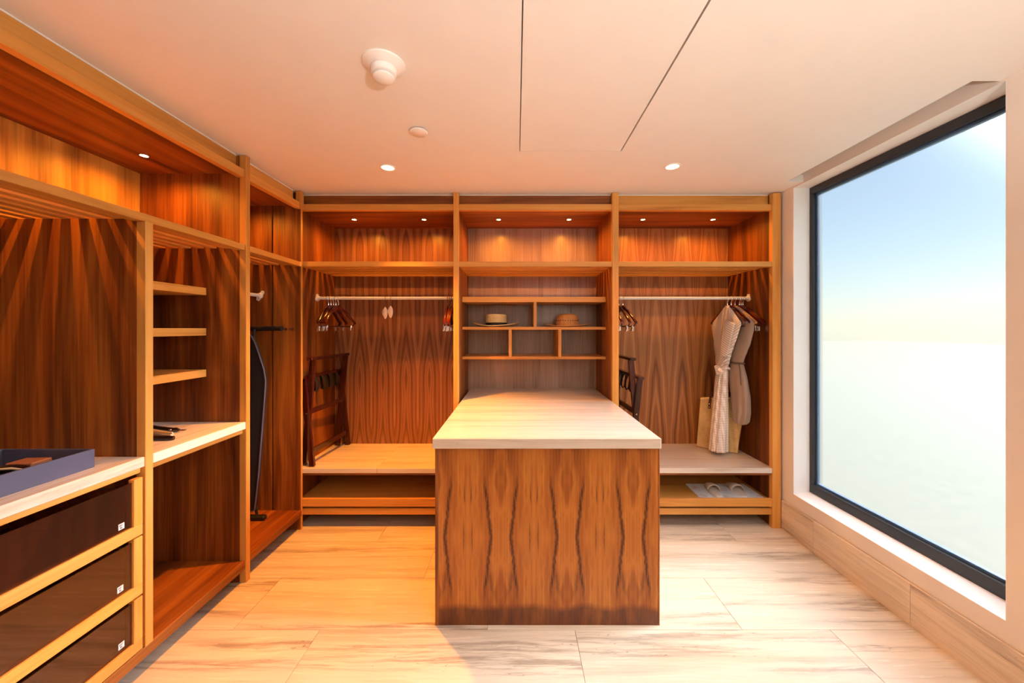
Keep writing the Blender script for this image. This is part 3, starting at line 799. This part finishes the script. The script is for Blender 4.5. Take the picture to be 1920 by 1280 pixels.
# ================================================================== HANGERS
RAILY, RAILZ = 3.03, 1.735
def hanger(label, x, yaw, wood_mat='hanger_wood', group='clothes hangers on the rails', y=RAILY, z=RAILZ, clips=True):
    t = thing('clothes_hanger', label, 'hanger', (x, y, z), math.radians(yaw), group)
    # wire hook over the rail
    pts = [(0, 0.0158 * math.cos(a), 0.0158 * math.sin(a)) for a in [math.radians(d) for d in range(-50, 181, 21)]]
    pts += [(0, -0.0158, -0.006), (0, -0.010, -0.020), (0, -0.002, -0.030), (0, 0, -0.040), (0, 0, -0.064)]
    bm = tube(bmesh.new(), pts, 0.0022, 6)
    tube(bm, [(0, 0, -0.046), (0, 0, -0.062)], 0.0045, 8)
    link_mesh('hook', bm, 'chrome', t, True, False)
    # shaped shoulder
    bm = bmesh.new(); rings = []
    n = 18
    for i in range(n + 1):
        yy = -0.212 + 0.424 * i / n; a = abs(yy) / 0.212
        zc = -0.072 - 0.020 * a - 0.112 * a ** 1.35
        hh = 0.016 - 0.007 * a; th = 0.006 + 0.004 * a
        xo = 0.006 * a * a
        rings.append([(xo + th * cx, yy, zc + hh * cz) for cx, cz in ((-1, -0.7), (-0.6, -1), (0.6, -1), (1, -0.7), (1, 0.7), (0.6, 1), (-0.6, 1), (-1, 0.7))])
    loft(bm, rings)
    link_mesh('shoulder_bar', bm, wood_mat, t, True, False)
    bm = tube(bmesh.new(), [(0.005, -0.200, -0.206), (0.003, -0.188, -0.228), (0, -0.15, -0.233), (0, 0.15, -0.233), (0.003, 0.188, -0.228), (0.005, 0.200, -0.206)], 0.0052, 8)
    link_mesh('trouser_bar', bm, wood_mat, t, True, False)
    if clips:
        for s in (-1, 1):
            bm = bmesh.new()
            box(bm, -0.006, 0.006, s * 0.165 - 0.012, s * 0.165 + 0.012, -0.268, -0.226, 0.002)
            box(bm, -0.010, 0.010, s * 0.165 - 0.007, s * 0.165 + 0.007, -0.243, -0.222, 0.002)
            hexa(bm, [(-0.013, s * 0.165 - 0.010, -0.270), (-0.006, s * 0.165 - 0.010, -0.272), (-0.006, s * 0.165 + 0.010, -0.272), (-0.013, s * 0.165 + 0.010, -0.270),
                      (-0.007, s * 0.165 - 0.010, -0.240), (-0.003, s * 0.165 - 0.010, -0.240), (-0.003, s * 0.165 + 0.010, -0.240), (-0.007, s * 0.165 + 0.010, -0.240)])
            link_mesh('clip', bm, 'chrome', t, False, False)
    return t
ords = ['leftmost', 'second from the left', 'middle one', 'second from the right', 'rightmost']
for i, (x, yw) in enumerate(((-1.545, 4), (-1.525, 7), (-1.503, 0), (-1.485, 3), (-1.462, -10))):
    hanger('dark red hanger in the bunch above the luggage rack, ' + ords[i], x, yw)
o4 = ['leftmost of four', 'second of four from the left', 'third of four from the left', 'rightmost of four']
for i, x in enumerate((-0.566, -0.549, -0.532, -0.512)):
    hanger('brown hanger at right end of the left rail, ' + o4[i], x, (3, 5, 2, -4)[i])
for i, (x, yw) in enumerate(((0.800, 2), (0.846, 6), (0.878, 10))):
    hanger('glossy brown clip hanger at the left end of the right rail, ' + ['leftmost', 'middle one', 'rightmost'][i], x, yw)

DRX, TPX = 1.738, 1.800
hanger('wooden hanger carrying the striped wrap dress', DRX, 6, clips=False)
hanger('reddish hanger just behind the striped dress', 1.769, 6, clips=False)
hanger('wooden hanger, coloured as lit orange, carrying the taupe dress', TPX, 9, 'hanger_lit')
hanger('empty dark hanger between taupe dress and side wall, nearest the dress', 1.836, 9)
hanger('empty dark hanger between taupe dress and side wall, middle one', 1.851, 10)
hanger('empty dark hanger between taupe dress and side wall, nearest the wall', 1.866, 9)

# cream oval sachets on cords over the rail
for i, (x, z0, lab) in enumerate(((-1.072, -0.090, 'left one of the two small cream oval pendants hanging from the left rail'), (-1.032, -0.082, 'right one of the two small cream oval pendants hanging from the left rail'))):
    t = thing('hanging_pendant', lab, 'pendant', (x, RAILY, RAILZ), math.radians(8 * (1 if i else -1)), 'cream oval pendants')
    pts = [(0, 0.0155 * math.cos(a), 0.0155 * math.sin(a)) for a in [math.radians(d) for d in range(-40, 181, 22)]] + [(0, -0.0155, -0.01), (0, -0.012, z0 + 0.01)]
    link_mesh('cord', tube(bmesh.new(), pts, 0.0018, 6), 'taupe_cord', t, True, False)
    bm = bmesh.new(); rings = []
    for k in range(13):
        a = k / 12; zz = z0 + 0.018 - 0.100 * a
        wv = 0.019 * math.sin(PI * min(1, 0.06 + a * 0.94)) ** 0.55 + 0.001
        if a < 0.2: wv *= 0.35 + 3.2 * a
        rings.append([(wv * math.cos(q), -0.014 + 0.55 * wv * math.sin(q), zz) for q in [2 * PI * j / 14 for j in range(14)]])
    loft(bm, rings); link_mesh('oval_body', bm, 'sachet_cream', t, True, False)
    bm = bmesh.new()
    ring = [(0.0195 * math.cos(q), -0.0245 + 0.002 * math.cos(2 * q), z0 - 0.028 + 0.030 * math.sin(q)) for q in [math.radians(d) for d in range(0, 361, 18)]]
    tube(bm, ring, 0.002, 6, cap=False); link_mesh('seam', bm, 'slipper_cloth', t, True, False)

# ================================================================== DRESSES
def garment(bm, levels, n=40, mi=0):
    """levels: (z, cx, cy, rx, ry, fold amplitude, fold count, phase)"""
    rings = []
    for z, cx, cy, rx, ry, fa, fn, ph in levels:
        ring = []
        for k in range(n):
            q = 2 * PI * k / n
            m = 1 + fa * math.sin(fn * q + ph) + fa * 0.5 * math.sin((fn + 3) * q + 1.7 * ph)
            ring.append((cx + rx * m * math.cos(q), cy + ry * m * math.sin(q), z))
        rings.append(ring)
    return loft(bm, rings, mi=mi)

def interp(keys, n, linear=False):
    out = []
    for i in range(n + 1):
        z = keys[0][0] + (keys[-1][0] - keys[0][0]) * i / n
        for a, b in zip(keys[:-1], keys[1:]):
            if a[0] >= z >= b[0]:
                f = (a[0] - z) / (a[0] - b[0]) if a[0] != b[0] else 0
                f = f if linear else f * f * (3 - 2 * f)
                out.append(tuple(p + (q - p) * f for p, q in zip(a, b))); break
    return out

t = thing('dress', 'cream and white striped wrap dress with tied waist hanging in front of the woven bag', 'dress', (DRX, RAILY, 0.47))
# bodice: a kite-shaped shell over the hanger
keys = [(1.675, DRX, 3.03, 0.012, 0.016, 0.0, 5, 0), (1.655, DRX, 3.03, 0.020, 0.045, 0.0, 5, 0), (1.60, DRX - 0.004, 3.035, 0.022, 0.118, 0.0, 5, 0),
        (1.545, DRX - 0.008, 3.04, 0.024, 0.190, 0.0, 5, 0.3), (1.528, DRX - 0.008, 3.04, 0.024, 0.213, 0.0, 5, 0.3), (1.50, DRX - 0.010, 3.045, 0.026, 0.205, 0.01, 5, 0.4), (1.40, DRX - 0.014, 3.05, 0.032, 0.160, 0.03, 5, 0.6), (1.28, DRX - 0.018, 3.06, 0.036, 0.105, 0.05, 7, 0.8),
        (1.17, DRX - 0.020, 3.07, 0.036, 0.064, 0.08, 9, 1.0), (1.145, DRX - 0.020, 3.07, 0.033, 0.058, 0.08, 9, 1.0)]
link_mesh('bodice', garment(bmesh.new(), interp(keys, 34, True)), 'stripe_diagonal', t, True)
# overlapping wrap panel on the side facing the room
bm = bmesh.new(); rows = []
for i in range(15):
    a = i / 14; z = 1.53 - 0.27 * a
    row = []
    for j in range(11):
        c = j / 10
        ya = 2.862 + 0.010 * a + 0.075 * a; yb = 3.02 + 0.09 * math.sin(a * 1.6) - 0.02 * a
        y = ya + (yb - ya) * c
        row.append((DRX - 0.034 - 0.022 * math.sin(PI * c) - 0.012 * a, y, z + 0.07 * c * (1 - a) - 0.035 * c))
    rows.append(row)
vr = [[bm.verts.new(p) for p in r] for r in rows]
for i in range(14):
    for j in range(10): bm.faces.new((vr[i][j], vr[i][j + 1], vr[i + 1][j + 1], vr[i + 1][j]))
o = link_mesh('wrap_panel', bm, 'stripe_counter', t, True)
sm = o.modifiers.new('thick', 'SOLIDIFY'); sm.thickness = 0.004
keys = [(1.15, DRX - 0.020, 3.07, 0.034, 0.056, 0.10, 9, 1.0), (1.02, DRX - 0.030, 3.07, 0.040, 0.062, 0.10, 9, 1.1), (0.82, DRX - 0.044, 3.06, 0.052, 0.064, 0.09, 9, 1.3), (0.62, DRX - 0.058, 3.052, 0.062, 0.068, 0.08, 9, 1.5), (0.478, DRX - 0.066, 3.05, 0.068, 0.070, 0.07, 9, 1.6)]
link_mesh('skirt', garment(bmesh.new(), interp(keys, 26), 54), 'stripe_plaid', t, True)
bm = bmesh.new()
tube(bm, [(DRX - 0.02 + 0.040 * math.cos(q), 3.07 + 0.074 * math.sin(q), 1.158 + 0.006 * math.sin(3 * q)) for q in [math.radians(d) for d in range(0, 361, 15)]], 0.011, 8, cap=False)
tube(bm, [(DRX - 0.06, 3.05, 1.158), (DRX - 0.084, 3.035, 1.165), (DRX - 0.088, 3.015, 1.15), (DRX - 0.078, 3.03, 1.125), (DRX - 0.066, 3.05, 1.14)], [0.012, 0.019, 0.021, 0.018, 0.010], 8)
tube(bm, [(DRX - 0.075, 3.03, 1.155), (DRX - 0.085, 2.99, 1.15), (DRX - 0.075, 2.965, 1.128)], [0.012, 0.020, 0.014], 8)
link_mesh('waist_tie', bm, 'stripe_plaid', t, True)

t = thing('dress', 'plain taupe belted dress hanging behind the striped dress', 'dress', (TPX, RAILY, 0.7))
keys = [(1.668, TPX, 3.03, 0.012, 0.020, 0.0, 5, 0), (1.645, TPX, 3.03, 0.024, 0.075, 0.0, 5, 0), (1.58, TPX, 3.02, 0.024, 0.165, 0.01, 5, 0), (1.53, TPX + 0.004, 3.01, 0.027, 0.214, 0.02, 5, 0.3),
        (1.47, TPX + 0.004, 3.005, 0.030, 0.205, 0.02, 5, 0.4), (1.36, TPX, 3.005, 0.034, 0.165, 0.02, 5, 0.6), (1.26, TPX - 0.004, 3.01, 0.036, 0.112, 0.03, 7, 0.8), (1.205, TPX - 0.006, 3.015, 0.036, 0.088, 0.03, 9, 1.0)]
link_mesh('bodice', garment(bmesh.new(), interp(keys, 30)), 'taupe_cloth', t, True)
keys = [(1.21, TPX - 0.006, 3.015, 0.037, 0.090, 0.03, 7, 1.0), (1.10, TPX - 0.004, 2.99, 0.046, 0.105, 0.03, 7, 1.1), (0.95, TPX + 0.004, 2.965, 0.052, 0.098, 0.04, 7, 1.3), (0.82, TPX + 0.008, 2.96, 0.050, 0.088, 0.07, 7, 1.5), (0.745, TPX + 0.008, 2.965, 0.046, 0.072, 0.12, 7, 1.7), (0.72, TPX + 0.008, 2.97, 0.034, 0.05, 0.12, 7, 1.7)]
link_mesh('skirt', garment(bmesh.new(), interp(keys, 26), 48), 'taupe_cloth', t, True)
bm = bmesh.new()
tube(bm, [(TPX - 0.006 + 0.042 * math.cos(q), 3.015 + 0.096 * math.sin(q), 1.207) for q in [math.radians(d) for d in range(0, 361, 15)]], 0.008, 8, cap=False)
tube(bm, [(TPX - 0.03, 2.925, 1.205), (TPX - 0.034, 2.905, 1.16), (TPX - 0.036, 2.892, 1.08), (TPX - 0.038, 2.886, 1.04)], 0.0035, 6)
link_mesh('belt', bm, 'taupe_cord', t, True)

# ================================================================== WOVEN BAG
t = thing('woven_bag', 'flat woven straw tote bag leaning behind the dresses on the stone bench', 'bag', (1.72, 3.15, 0.445))
A = Vector((1.590, 3.245, 0.445)); B = Vector((1.846, 3.045, 0.445))
U = (B - A); LW = U.length; U.normalize(); Nn = Vector((-U.y, U.x, 0)).normalized()
if Nn.y < 0: Nn = -Nn
def bagpt(s, z, d): return A + U * s + Vector((0, 0, z)) + Nn * d
outl = []
for i in range(13):
    a = i / 12; zl = 0.005 + 0.42 * a
    s0 = 0.0 + 0.030 * a; s1 = LW + 0.075 * a ** 1.5 - 0.012
    d0 = 0.0 + 0.012 * a; th = 0.062 * (1 - a) + 0.034 * a
    ring = []
    for k in range(13): ring.append(bagpt(s0 + (s1 - s0) * k / 12, zl + 0.05 * a * (k / 12), d0 - 0.010 * math.sin(PI * k / 12)))
    for k in range(12, -1, -1): ring.append(bagpt(s0 + (s1 - s0) * k / 12, zl + 0.05 * a * (k / 12), d0 + th + 0.006 * math.sin(PI * k / 12)))
    outl.append(ring)
link_mesh('bag_body', loft(bmesh.new(), outl), 'straw_bag', t, True)
bm = bmesh.new()
tube(bm, [tuple(q) for q in outl[-1]] + [tuple(outl[-1][0])], 0.006, 6, cap=False)
link_mesh('rim_braid', bm, 'straw_pale', t, True)
for s in (0.105, 0.235):
    bm = bmesh.new()
    c = [bagpt(s - 0.005, 0.350, -0.006), bagpt(s, 0.395, -0.005), bagpt(s + 0.006, 0.45, 0.004), bagpt(s + 0.02, 0.50, 0.012)]
    tube(bm, c, 0.010, 8, flat=0.35, up=(U.x, U.y, 0))
    h = link_mesh('leather_tab', bm, 'leather_brown', t, True)
    for zz in (0.362, 0.392):
        bm = bmesh.new(); p = bagpt(s - 0.003, zz, -0.012); tube(bm, [p, p + Nn * 0.004], 0.004, 8)
        link_mesh('rivet', bm, 'chrome', h)
bm = bmesh.new()
tube(bm, [bagpt(0.125, 0.49, 0.012), bagpt(0.14, 0.55, 0.016), bagpt(0.18, 0.575, 0.018), bagpt(0.225, 0.55, 0.016), bagpt(0.250, 0.50, 0.012)], 0.008, 8)
link_mesh('handle', bm, 'leather_brown', t, True)

# ================================================================== HATS
HZ = 1.499
t = thing('straw_hat', 'pale straw boater hat with black band on the upper cubby shelf', 'hat', (-0.17, 3.135, HZ), group='straw hats on the shelves')
bm = bmesh.new(); seg = 48
prof = [(0.086, 0.012), (0.088, 0.02), (0.089, 0.05), (0.088, 0.095), (0.086, 0.104), (0.078, 0.107), (0.05, 0.103), (0, 0.101)]
lathe(bm, prof, (0, 0, 0), seg)
link_mesh('crown', bm, 'straw_pale', t, True, False)
bm = bmesh.new()
for_r = []
def brim(bm, r0, r1, sx, sy, lift, th, zb, wav):
    top, bot = [], []
    for i in range(7):
        a = i / 6; r = r0 + (r1 - r0) * a
        for lst, dz in ((top, th), (bot, 0)):
            lst.append([(math.cos(q) * r * (1 + (sx - 1) * a), math.sin(q) * r * (1 + (sy - 1) * a), zb + dz + lift * a * a * (0.5 + 0.5 * math.cos(2 * q + wav)) + 0.002 * math.sin(3 * q) * a) for q in [2 * PI * k / 48 for k in range(48)]])
    loft(bm, top + bot[::-1], False, False)
    return bm
link_mesh('brim', brim(bm, 0.084, 0.168, 1.17, 0.98, 0.030, 0.006, 0.005, 0.2), 'straw_pale', t, True, False)
link_mesh('hat_band', lathe(bmesh.new(), [(0.088, 0.012), (0.092, 0.012), (0.092, 0.036), (0.088, 0.037)], (0, 0, 0), seg), 'hat_ribbon', t, True, False)

t = thing('straw_hat', 'tan brown woven straw hat with rounded crown on the upper cubby shelf', 'hat', (0.435, 3.135, HZ), math.radians(8), group='straw hats on the shelves')
prof = [(0.094, 0.010), (0.096, 0.03), (0.095, 0.05), (0.091, 0.075), (0.080, 0.098), (0.058, 0.109), (0.03, 0.113), (0, 0.114)]
link_mesh('crown', lathe(bmesh.new(), prof, (0, 0, 0), seg), 'straw_brown', t, True, False)
link_mesh('brim', brim(bmesh.new(), 0.092, 0.172, 1.16, 0.95, 0.022, 0.006, 0.004, 0.5), 'straw_brown', t, True, False)
bm = bmesh.new()
for k in range(28):
    q = 2 * PI * k / 28
    c = Vector((0.0945 * math.cos(q), 0.0945 * math.sin(q), 0.053)); tg = Vector((-math.sin(q), math.cos(q), 0)); nn = Vector((math.cos(q), math.sin(q), 0))
    prism(bm, [c - tg * 0.006, c + Vector((0, 0, -0.004)), c + tg * 0.006, c + Vector((0, 0, 0.004))], nn * 0.002)
o = link_mesh('openwork_row', bm, 'hat_ribbon', t, False, False); o['label'] = 'row of small dark openings round the crown'

# ================================================================== LUGGAGE RACKS
def bar(bm, p0, p1, wx, wz, up=(0, 0, 1)):
    p0, p1 = Vector(p0), Vector(p1); d = (p1 - p0).normalized(); u = Vector(up); u = (u - d * u.dot(d)).normalized(); v = d.cross(u)
    hexa(bm, [p0 - v * wx - u * wz, p0 + v * wx - u * wz, p0 + v * wx + u * wz, p0 - v * wx + u * wz, p1 - v * wx - u * wz, p1 + v * wx - u * wz, p1 + v * wx + u * wz, p1 - v * wx + u * wz])
    return bm
def rack(label, loc, yaw, mirror):
    """folded luggage rack; local x leans away from the side wall, local y runs into the wardrobe"""
    t = thing('luggage_rack', label, 'luggage rack', loc, yaw, 'folded luggage racks')
    m = -1 if mirror else 1
    Lh = 0.245
    for s in (-1, 1):
        y = s * Lh
        link_mesh('leg', bar(bmesh.new(), (m * -0.040, y - 0.012 * s, 0.004), (m * 0.030, y - 0.012 * s, 0.800), 0.020, 0.011, (0, 1, 0)), 'mahogany', t, False, False)
        link_mesh('leg', bar(bmesh.new(), (m * 0.040, y + 0.014 * s, 0.004), (m * -0.030, y + 0.014 * s, 0.665), 0.020, 0.011, (0, 1, 0)), 'mahogany', t, False, False)
    link_mesh('top_rail', box(bmesh.new(), m * 0.026 - 0.022, m * 0.026 + 0.022, -Lh - 0.03, Lh + 0.03, 0.800, 0.822, 0.003), 'mahogany', t, False, False)
    link_mesh('top_rail', box(bmesh.new(), m * -0.030 - 0.022, m * -0.030 + 0.022, -Lh - 0.05, Lh + 0.05, 0.660, 0.682, 0.003), 'mahogany', t, False, False)
    link_mesh('stretcher', box(bmesh.new(), m * -0.007 - 0.008, m * -0.007 + 0.008, -Lh, Lh, 0.385, 0.425, 0.002), 'mahogany', t, False, False)
    link_mesh('stretcher', box(bmesh.new(), m * 0.030 - 0.008, m * 0.030 + 0.008, -Lh, Lh, 0.095, 0.135, 0.002), 'mahogany', t, False, False)
    for yy in (-0.15, -0.05, 0.05, 0.15):
        pts = [(m * -0.022, yy, 0.662), (m * -0.020, yy, 0.60), (m * -0.010, yy, 0.555), (m * 0.006, yy, 0.548), (m * 0.016, yy, 0.575), (m * 0.014, yy, 0.62), (m * -0.002, yy, 0.655), (m * -0.012, yy, 0.664)]
        link_mesh('strap', tube(bmesh.new(), pts, 0.003, 8, flat=7.0, up=(1, 0, 0)), 'black_strap', t, True, False)
    for s in (-1, 1):
        link_mesh('pivot_bolt', tube(bmesh.new(), [(0, s * (Lh + 0.030), 0.40), (0, s * (Lh - 0.03), 0.40)], 0.006, 10), 'chrome', t, False, False)
    return t
rack('dark mahogany folding luggage rack leaning in the left bay', (-1.562, 3.035, 0.445), math.radians(-3.5), False)
rack('dark red folding luggage rack in the right bay, half hidden by the hat shelf post', (0.893, 3.02, 0.445), math.radians(1.0), True)

# ================================================================== IRONING BOARD
t = thing('ironing_board', 'dark navy ironing board standing upright in the corner bay', 'ironing board', (-1.95, 2.59, 0.145))
cx = -1.95
prof = [(0.205, 0.100), (0.215, 0.118), (0.45, 0.145), (0.75, 0.168), (1.00, 0.188), (1.12, 0.195), (1.20, 0.182), (1.30, 0.150), (1.39, 0.118), (1.43, 0.096), (1.455, 0.062), (1.463, 0.0)]
def board_outline(grow=0.0):
    R = [(cx + w_ + grow, z) for z, w_ in prof]; Lf = [(cx - w_ - grow, z) for z, w_ in prof[:-1]][::-1]
    return R + Lf
bm = prism(bmesh.new(), [(x, 2.575, z) for x, z in board_outline()], (0, 0.022, 0))
link_mesh('padded_cover', bm, 'cover_navy', t)
bm = bmesh.new(); ol = board_outline(); tube(bm, [(x, 2.575, z) for x, z in ol] + [(ol[0][0], 2.575, ol[0][1])], 0.005, 6, cap=False)
link_mesh('edge_piping', bm, 'cover_piping', t, True)
bm = tube(bmesh.new(), [(-2.14, 2.632, 1.478), (-1.69, 2.632, 1.486)], 0.017, 12)
tube(bm, [(-1.69, 2.632, 1.486), (-1.676, 2.632, 1.4863)], 0.019, 12)
link_mesh('top_bar', bm, 'black_rubber', t, True)
bm = box(bmesh.new(), -2.13, -1.758, 2.56, 2.60, 0.146, 0.176, 0.006)
link_mesh('foot_bar', bm, 'black_rubber', t)
for s in (-1, 1):
    link_mesh('leg_tube', tube(bmesh.new(), [(cx + 0.11 * s, 2.61, 0.17), (cx - 0.09 * s, 2.615, 1.478)], 0.009, 8), 'black_rubber', t, True)
# two small dark pegs on the end wall
for x, lab in ((-1.700, 'small dark peg on the corner bay wall, the one nearer the ironing board'), (-1.652, 'small dark peg on the corner bay wall, the one nearer the corner post')):
    t = thing('wall_peg', lab, 'peg', (x, YP - 0.018, 1.482), group='dark wall pegs')
    bm = tube(bmesh.new(), [(0, 0.0, 0), (-0.004, -0.030, 0.001)], 0.005, 8); link_mesh('stem', bm, 'leather_brown', t, True, False)
    bm = lathe(bmesh.new(), [(0, 0), (0.010, 0.001), (0.010, 0.004), (0, 0.005)], (0, 0, 0), 14)
    bmesh.ops.rotate(bm, verts=bm.verts, cent=(0, 0, 0), matrix=Matrix.Rotation(PI / 2, 3, 'X'))
    link_mesh('rose', bm, 'leather_brown', t, True, False)

# ================================================================== NAVY TRAY AND ITS CONTENTS
CZ = 0.940
t = thing('leather_tray', 'shallow navy leather tray on the stone counter', 'tray', (-1.84, 1.22, CZ))
tx0, tx1, ty0, ty1, tz1 = -2.02, -1.659, 0.99, 1.449, CZ + 0.072
part_box('tray_side', t, 'navy_leather', tx1 - 0.008, tx1, ty0, ty1, CZ, tz1, 0.0015)
part_box('tray_side', t, 'navy_leather', tx0, tx0 + 0.008, ty0, ty1, CZ, tz1, 0.0015)
part_box('tray_end', t, 'navy_leather', tx0 + 0.008, tx1 - 0.008, ty1 - 0.008, ty1, CZ, tz1, 0.0015)
part_box('tray_end', t, 'navy_leather', tx0 + 0.008, tx1 - 0.008, ty0, ty0 + 0.008, CZ, tz1, 0.0015)
part_box('tray_bottom', t, 'tray_lining', tx0 + 0.008, tx1 - 0.008, ty0 + 0.008, ty1 - 0.008, CZ, CZ + 0.006, 0)
TZ = CZ + 0.006
t = thing('leather_box', 'small tan leather box inside the navy tray', 'box', (-1.80, 1.36, TZ), math.radians(4))
link_mesh('box_body', box(bmesh.new(), -0.043, 0.043, -0.03, 0.03, 0, 0.034, 0.003), 'tan_leather', t, False, False)
link_mesh('box_lid', box(bmesh.new(), -0.045, 0.045, -0.032, 0.032, 0.034, 0.052, 0.003), 'tan_leather', t, False, False)
t = thing('shoe_brush', 'dark brush with a pale handle curve lying by the tan box', 'brush', (-1.775, 1.285, TZ), math.radians(12))
bm = bmesh.new(); rings = []
for i in range(13):
    a = i / 12; x = -0.085 + 0.17 * a; zc = 0.030 + 0.022 * math.sin(PI * a) ; hw = 0.012 + 0.014 * math.sin(PI * a)
    rings.append([(x, hw * math.cos(q), zc + 0.009 * math.sin(q)) for q in [2 * PI * j / 12 for j in range(12)]])
link_mesh('brush_back', loft(bm, rings), 'dark_horn', t, True, False)
link_mesh('bristles', box(bmesh.new(), -0.05, 0.06, -0.018, 0.018, 0.0, 0.038, 0.003), 'hat_ribbon', t, False, False)
link_mesh('pale_inlay', tube(bmesh.new(), [(-0.02, -0.020, 0.054), (0.03, -0.022, 0.056), (0.065, -0.018, 0.046)], 0.004, 6), 'pale_wood', t, True, False)
t = thing('small_dish', 'small blue-grey round dish in the near half of the navy tray', 'dish', (-1.800, 1.175, TZ))
link_mesh('bowl', lathe(bmesh.new(), [(0, 0), (0.028, 0), (0.040, 0.030), (0.042, 0.052), (0.038, 0.052), (0.035, 0.032), (0.022, 0.008), (0, 0.008)], (0, 0, 0), 28), 'blue_dish', t, True, False)
t2 = link_mesh('foot_ring', lathe(bmesh.new(), [(0.022, -0.0), (0.029, -0.0), (0.031, 0.006), (0.022, 0.004)], (0, 0, 0), 28, closed=True), 'blue_dish', t, True, False)

# shoe-care sticks on the second counter
def stick(name, label, x0, y0, x1, y1, mat, width, tip):
    t = thing(name, label, 'shoe care', ((x0 + x1) / 2, (y0 + y1) / 2, CZ), group='shoe-care sticks on the counter')
    dx, dy = (x1 - x0) / 2, (y1 - y0) / 2
    bm = bmesh.new(); rings = []; nn = 14
    d = Vector((dx, dy, 0)).normalized(); v = Vector((-d.y, d.x, 0))
    for i in range(nn + 1):
        a = i / nn; c = Vector((-dx + 2 * dx * a, -dy + 2 * dy * a, 0.011 + 0.010 * (1 - a) ** 2))
        ww = width * (1.0 - 0.25 * a) * (1 if i not in (0, nn) else 0.6)
        rings.append([tuple(c + v * ww * math.cos(q) + Vector((0, 0, 0.010 * math.sin(q)))) for q in [2 * PI * j / 10 for j in range(10)]])
    link_mesh('handle', loft(bm, rings), mat, t, True, False)
    e = Vector((dx, dy, 0.012))
    if tip == 'cord':
        bm = tube(bmesh.new(), [e - d * 0.012, e + d * 0.012], [0.012, 0.007], 10); link_mesh('end_cap', bm, 'dark_horn', t, True, False)
        bm = tube(bmesh.new(), [e + d * 0.010, e + d * 0.03 + v * 0.012, e + d * 0.042 + v * 0.014], 0.0018, 6)
        tube(bm, [e + d * 0.010, e + d * 0.03 - v * 0.004, e + d * 0.05 + v * 0.002], 0.0018, 6); link_mesh('cord_loop', bm, 'leather_brown', t, True, False)
    else:
        bm = lathe(bmesh.new(), [(0, 0.0225), (0.006, 0.022), (0.006, 0.018), (0, 0.018)], tuple(e - d * 0.015), 12); link_mesh('stud', bm, 'chrome', t, True, False)
    return t
stick('shoe_horn', 'dark stick with a corded end on the counter, the farthest of three', -2.03, 1.992, -1.785, 1.937, 'dark_horn', 0.017, 'cord')
stick('shoe_brush', 'pale tan stick between two dark ones on the counter', -1.96, 1.925, -1.742, 1.863, 'pale_wood', 0.014, 'stud')
stick('shoe_horn', 'dark rounded stick on the counter, the nearest of three', -1.90, 1.785, -1.672, 1.797, 'dark_horn', 0.017, 'stud')

# ================================================================== SLIPPERS ON THE SHOE TRAY
PZ = 0.202
t = thing('folded_paper', 'pale printed sheet under the slippers on the shoe tray', 'paper', (1.62, 2.90, PZ))
def sheet(z0, z1, dx):
    c = [(1.385, 2.765), (1.875, 2.765), (1.868, 3.035), (1.395, 3.035)]
    return hexa(bmesh.new(), [(x + dx - 1.62, y - 2.90, z) for z in (z0, z1) for x, y in c])
link_mesh('lower_sheet', sheet(0.0005, 0.002, 0.0), 'printed_paper', t, False, False)
link_mesh('upper_sheet', sheet(0.0022, 0.004, 0.004), 'printed_paper', t, False, False)
def slipper(label, x, y, yaw):
    t = thing('slipper', label, 'slipper', (x, y, PZ + 0.004), math.radians(yaw), 'pair of slippers')
    out = []
    for k in range(40):
        q = 2 * PI * k / 40; yy = 0.125 * math.sin(q)
        ww = 0.046 if yy < 0 else 0.040
        ww = ww * (abs(math.cos(q)) ** 0.75) * (1 if math.cos(q) >= 0 else -1)
        out.append((ww, yy, 0.0))
    link_mesh('sole', prism(bmesh.new(), out, (0, 0, 0.010)), 'slipper_sole', t, False, False)
    link_mesh('insole', prism(bmesh.new(), [(a * 0.9, b * 0.94, 0.010) for a, b, c in out], (0, 0, 0.003)), 'slipper_cloth', t, False, False)
    # vamp: arched band over the toe half (toe points to local -y), open towards the heel
    bm = bmesh.new(); rows = []
    for i in range(9):
        a = i / 8; yy = -0.118 + 0.135 * a
        ww = 0.047 * max(0.25, math.sqrt(max(0, 1 - (yy / 0.128) ** 2))); hh = 0.012 + 0.040 * math.sin(a * PI * 0.5)
        rows.append([(ww * math.cos(q) * 1.02, yy + 0.012 * math.sin(q) * a, 0.006 + hh * math.sin(q)) for q in [PI * j / 12 for j in range(13)]])
    vr = [[bm.verts.new(p) for p in r] for r in rows]
    for i in range(8):
        for j in range(12): bm.faces.new((vr[i][j], vr[i][j + 1], vr[i + 1][j + 1], vr[i + 1][j]))
    o = link_mesh('vamp', bm, 'slipper_cloth', t, True, False)
    sm = o.modifiers.new('thick', 'SOLIDIFY'); sm.thickness = 0.004
    return t
slipper('cream open slipper on the printed sheet, the one nearer the island', 1.553, 2.905, 170)
slipper('cream open slipper on the printed sheet, the one nearer the side wall', 1.738, 2.905, 176)
